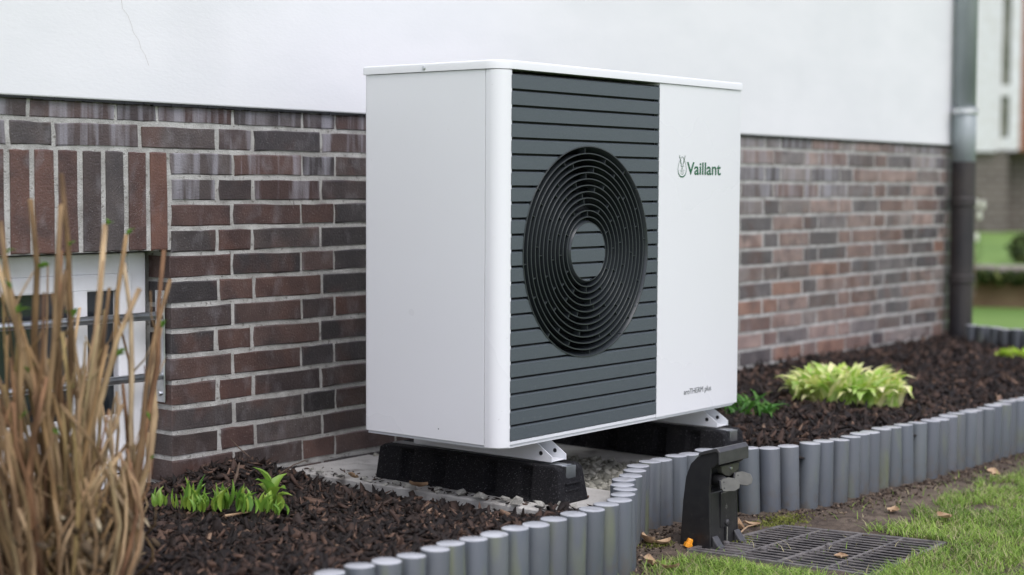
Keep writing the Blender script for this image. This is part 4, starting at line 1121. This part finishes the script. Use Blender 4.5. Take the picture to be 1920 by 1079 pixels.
for p in budpts[:24]:
    me = random.choice(bud)
    if not me.materials: me.materials.append(budm)
    for k in range(random.choice((1, 2, 3))):
        o = bpy.data.objects.new('bud_leaf', me); C.objects.link(o); o.parent = shrub; o.location = p-shrub.location+Vector((0,-.006,0))
        o.rotation_euler = (random.gauss(0,.5), random.uniform(.2,1), random.uniform(0,6.28)); s = random.uniform(.6,1.2); o.scale = (s,s,s)
# dry leaf scraps held between the stems near the base
P = np.array([(random.gauss(-1.10,.12), random.gauss(.12,.09), random.uniform(-.15,.02)) for _ in range(650)]); P[:,0] = np.minimum(P[:,0], -.96+1.24*(P[:,1]-.16))
drym = bpy.data.materials.new('dry_scraps'); drym.use_nodes = True
attr_material(drym, 'tone', .8, [(0, (.05,.035,.02)), (.5, (.13,.09,.05)), (.9, (.28,.21,.12)), (1, (.55,.48,.33))], 120)
o = chips('dry_leaf', P, .010, .030, None, drym, tilt=1.2, wide=(.3,.8), thick=(.02,.06), tonepow=1.4); o.parent = shrub; o.matrix_parent_inverse = Matrix.Translation(-shrub.location)
for k in ('label', 'category'):
    if k in o: del o[k]

# ------------------------------------------------------------------ neighbour's garden beyond the corner
cpos = Vector((-3.0144,-2.4574,0)); ang = 1.183
vd = Vector((math.sin(ang), math.cos(ang), 0)); vr = Vector((math.cos(ang), -math.sin(ang), 0))   # away / right
def far(d, l, z=0): return cpos+vd*d+vr*l+Vector((0,0,z))
def facing(name, d, label, cat):
    e = empty(name, far(d, 0), label, cat); e.rotation_euler = (0, 0, math.atan2(vr.y, vr.x)); return e
# upper lawn terrace behind a low wall
bm = bmesh.new(); a = [far(14.3,-12), far(14.3,30), far(80,60), far(80,-60)]
prism(bm, [(p.x, p.y) for p in a], -.34, -.05); tag(from_bm('upper_lawn', bm, lawnm), kind='structure')
rw = facing('retaining_wall', 14.0, 'low brown retaining wall with dark plants hanging over it', 'wall')
wallm = mat('old_wall', (.16,.095,.055), (.24,.17,.10), 3, .9, bump=2, bscale=40)
kerbm = mat('kerb_stone', (.22,.19,.16), (.30,.27,.23), 5, .9)
box('wall_body', -8, 20, -.1, .3, -.36, -.06, wallm, rw)
for i in range(-14, 36): box('coping_stone', i*.6+.005, i*.6+.595, -.14, .32, -.06, -.015, kerbm, rw, bev=.008)
hedm = bpy.data.materials.new('hanging_plants'); hedm.use_nodes = True
attr_material(hedm, 'tone', .7, [(0, (.015,.03,.008)), (.5, (.04,.07,.015)), (1, (.14,.16,.04))], bumps=0)
P = []
for _ in range(9000):
    l = random.uniform(-1.5, 5); z = -.05-abs(random.gauss(0,.055))*(1+.6*nz(l, 0, 3, 3)); p = far(13.85+random.uniform(-.08,.08), l, z); P.append(tuple(p))
o = chips('hanging_plants', np.array(P), .02, .07, 'dark trailing plants spilling over the low retaining wall', hedm, tilt=1.5, wide=(.4,.8), thick=(.02,.06), tonepow=1); tag(o, cat='ground cover')
def shrub_ball(name, c, r, rz_, n, m, label, cat, tone=1.2):
    P = []
    for _ in range(n):
        d = Vector((random.gauss(0,1), random.gauss(0,1), random.gauss(0,1))).normalized()*random.uniform(.55,1)**.5
        d *= 1+.25*noise.noise(d*2.1+Vector(c)); P.append((c[0]+d.x*r, c[1]+d.y*r, c[2]+d.z*rz_))
    e = empty(name, (c[0], c[1], c[2]-rz_), label, cat)
    o = chips('foliage', np.array(P), r*.06, r*.18, None, m, tilt=1.5, wide=(.4,.8), thick=(.02,.06), tonepow=tone)
    for k in ('label','category'):
        if k in o: del o[k]
    o.parent = e; o.matrix_parent_inverse = Matrix.Translation(-e.location)
    bm = bmesh.new(); tube(bm, [(0,0,0),(0,0,rz_*1.1)], [.03,.015], 6); from_bm('trunk', bm, twig, e)
    return e
shrub_ball('round_shrub', tuple(far(15.6, .34, .07)), .26, .16, 1500, hedm, 'small round green shrub on the upper lawn at the right picture edge', 'shrub')
sb = shrub_ball('flowering_shrub', tuple(far(13.2, -.19, .20)), .085, .42, 700, hedm, 'slim shrub with white blossoms just right of the downpipe', 'shrub')
flm = mat('white_petal', (.75,.76,.66), None, rough=.6, transl=.3)
for k, (dl, dz) in enumerate(((-.10,.50),(.02,.56),(.06,.47),(-.04,.42),(.10,.55),(-.12,.40),(-.05,.18),(-.12,.60),(.03,.30))):
    p = far(13.05, -.17+dl*.6, dz-.05); bm = bmesh.new()
    for j in range(6):
        a0 = j*math.pi/3; c0 = Vector((math.cos(a0), .3, math.sin(a0)))*.020
        bmesh.ops.create_icosphere(bm, subdivisions=1, radius=.020, matrix=Matrix.Translation(c0) @ Matrix.Diagonal((1,.6,1,1)))
    o = from_bm('blossom', bm, flm, sb); o.location = p-sb.location

nb = facing('neighbour_house', 26.0, 'neighbouring house with white window bay above a dark brick plinth', 'house')
nbp = bpy.data.materials.new('neighbour_plinth'); nbp.use_nodes = True
def brick_mat(m, c1, c2, mo, sc):
    nt = m.node_tree; N = nt.nodes; L = nt.links; b = N['Principled BSDF']; b.inputs['Roughness'].default_value = .8
    tc = N.new('ShaderNodeTexCoord'); sx = N.new('ShaderNodeSeparateXYZ'); cb = N.new('ShaderNodeCombineXYZ')
    L.new(tc.outputs['Object'], sx.inputs[0]); L.new(sx.outputs[0], cb.inputs[0]); L.new(sx.outputs[2], cb.inputs[1])
    br_ = N.new('ShaderNodeTexBrick'); br_.inputs['Scale'].default_value = sc; br_.inputs['Color1'].default_value = (*c1,1); br_.inputs['Color2'].default_value = (*c2,1); br_.inputs['Mortar'].default_value = (*mo,1)
    br_.inputs['Mortar Size'].default_value = .018; br_.inputs['Brick Width'].default_value = .5; br_.inputs['Row Height'].default_value = .2
    L.new(cb.outputs[0], br_.inputs['Vector']); L.new(br_.outputs[0], b.inputs['Base Color'])
brick_mat(nbp, (.12,.10,.085), (.16,.135,.115), (.24,.22,.20), 2.0)
nbr = bpy.data.materials.new('neighbour_brick'); nbr.use_nodes = True; brick_mat(nbr, (.27,.11,.065), (.33,.14,.085), (.26,.17,.12), 2.0)
def fx(px): return math.tan(math.atan((px-960)/3063.23)-(ang-yaw))*26.0
def fz(py): return .6307+(355-py)/3063.0*26.6
box('plinth_wall', fx(1700), fx(1886), 0, 3, -.2, fz(290), nbp, nb)
box('plinth_wall', fx(1886), fx(2100), .5, 3, -.2, fz(290), nbp, nb)
box('white_wall', fx(1700), fx(1864), -.10, 2.9, fz(292), 8, winw, nb)
box('brick_wall', fx(1906), fx(2200), .1, 2.9, fz(291), 8, nbr, nb)
wf = empty('window', (0,0,0), None, None); wf.parent = nb
bm = bmesh.new()
add_box(bm, fx(1864.5), fx(1870), -.05, .1, fz(288), 8); add_box(bm, fx(1886), fx(1906), -.05, .1, fz(288), 8)
add_box(bm, fx(1870), fx(1886), -.045, .1, fz(195), fz(176)); add_box(bm, fx(1870), fx(1886), -.045, .1, fz(288), fz(268)); from_bm('window_frame', bm, winw, wf)
paneg = mat('far_pane', (.16,.17,.12), (.30,.30,.25), 3, .15)
box('window_pane', fx(1870), fx(1886), .03, .05, fz(268), fz(195), paneg, wf); box('window_pane', fx(1870), fx(1886), .03, .05, fz(176), 8, paneg, wf)
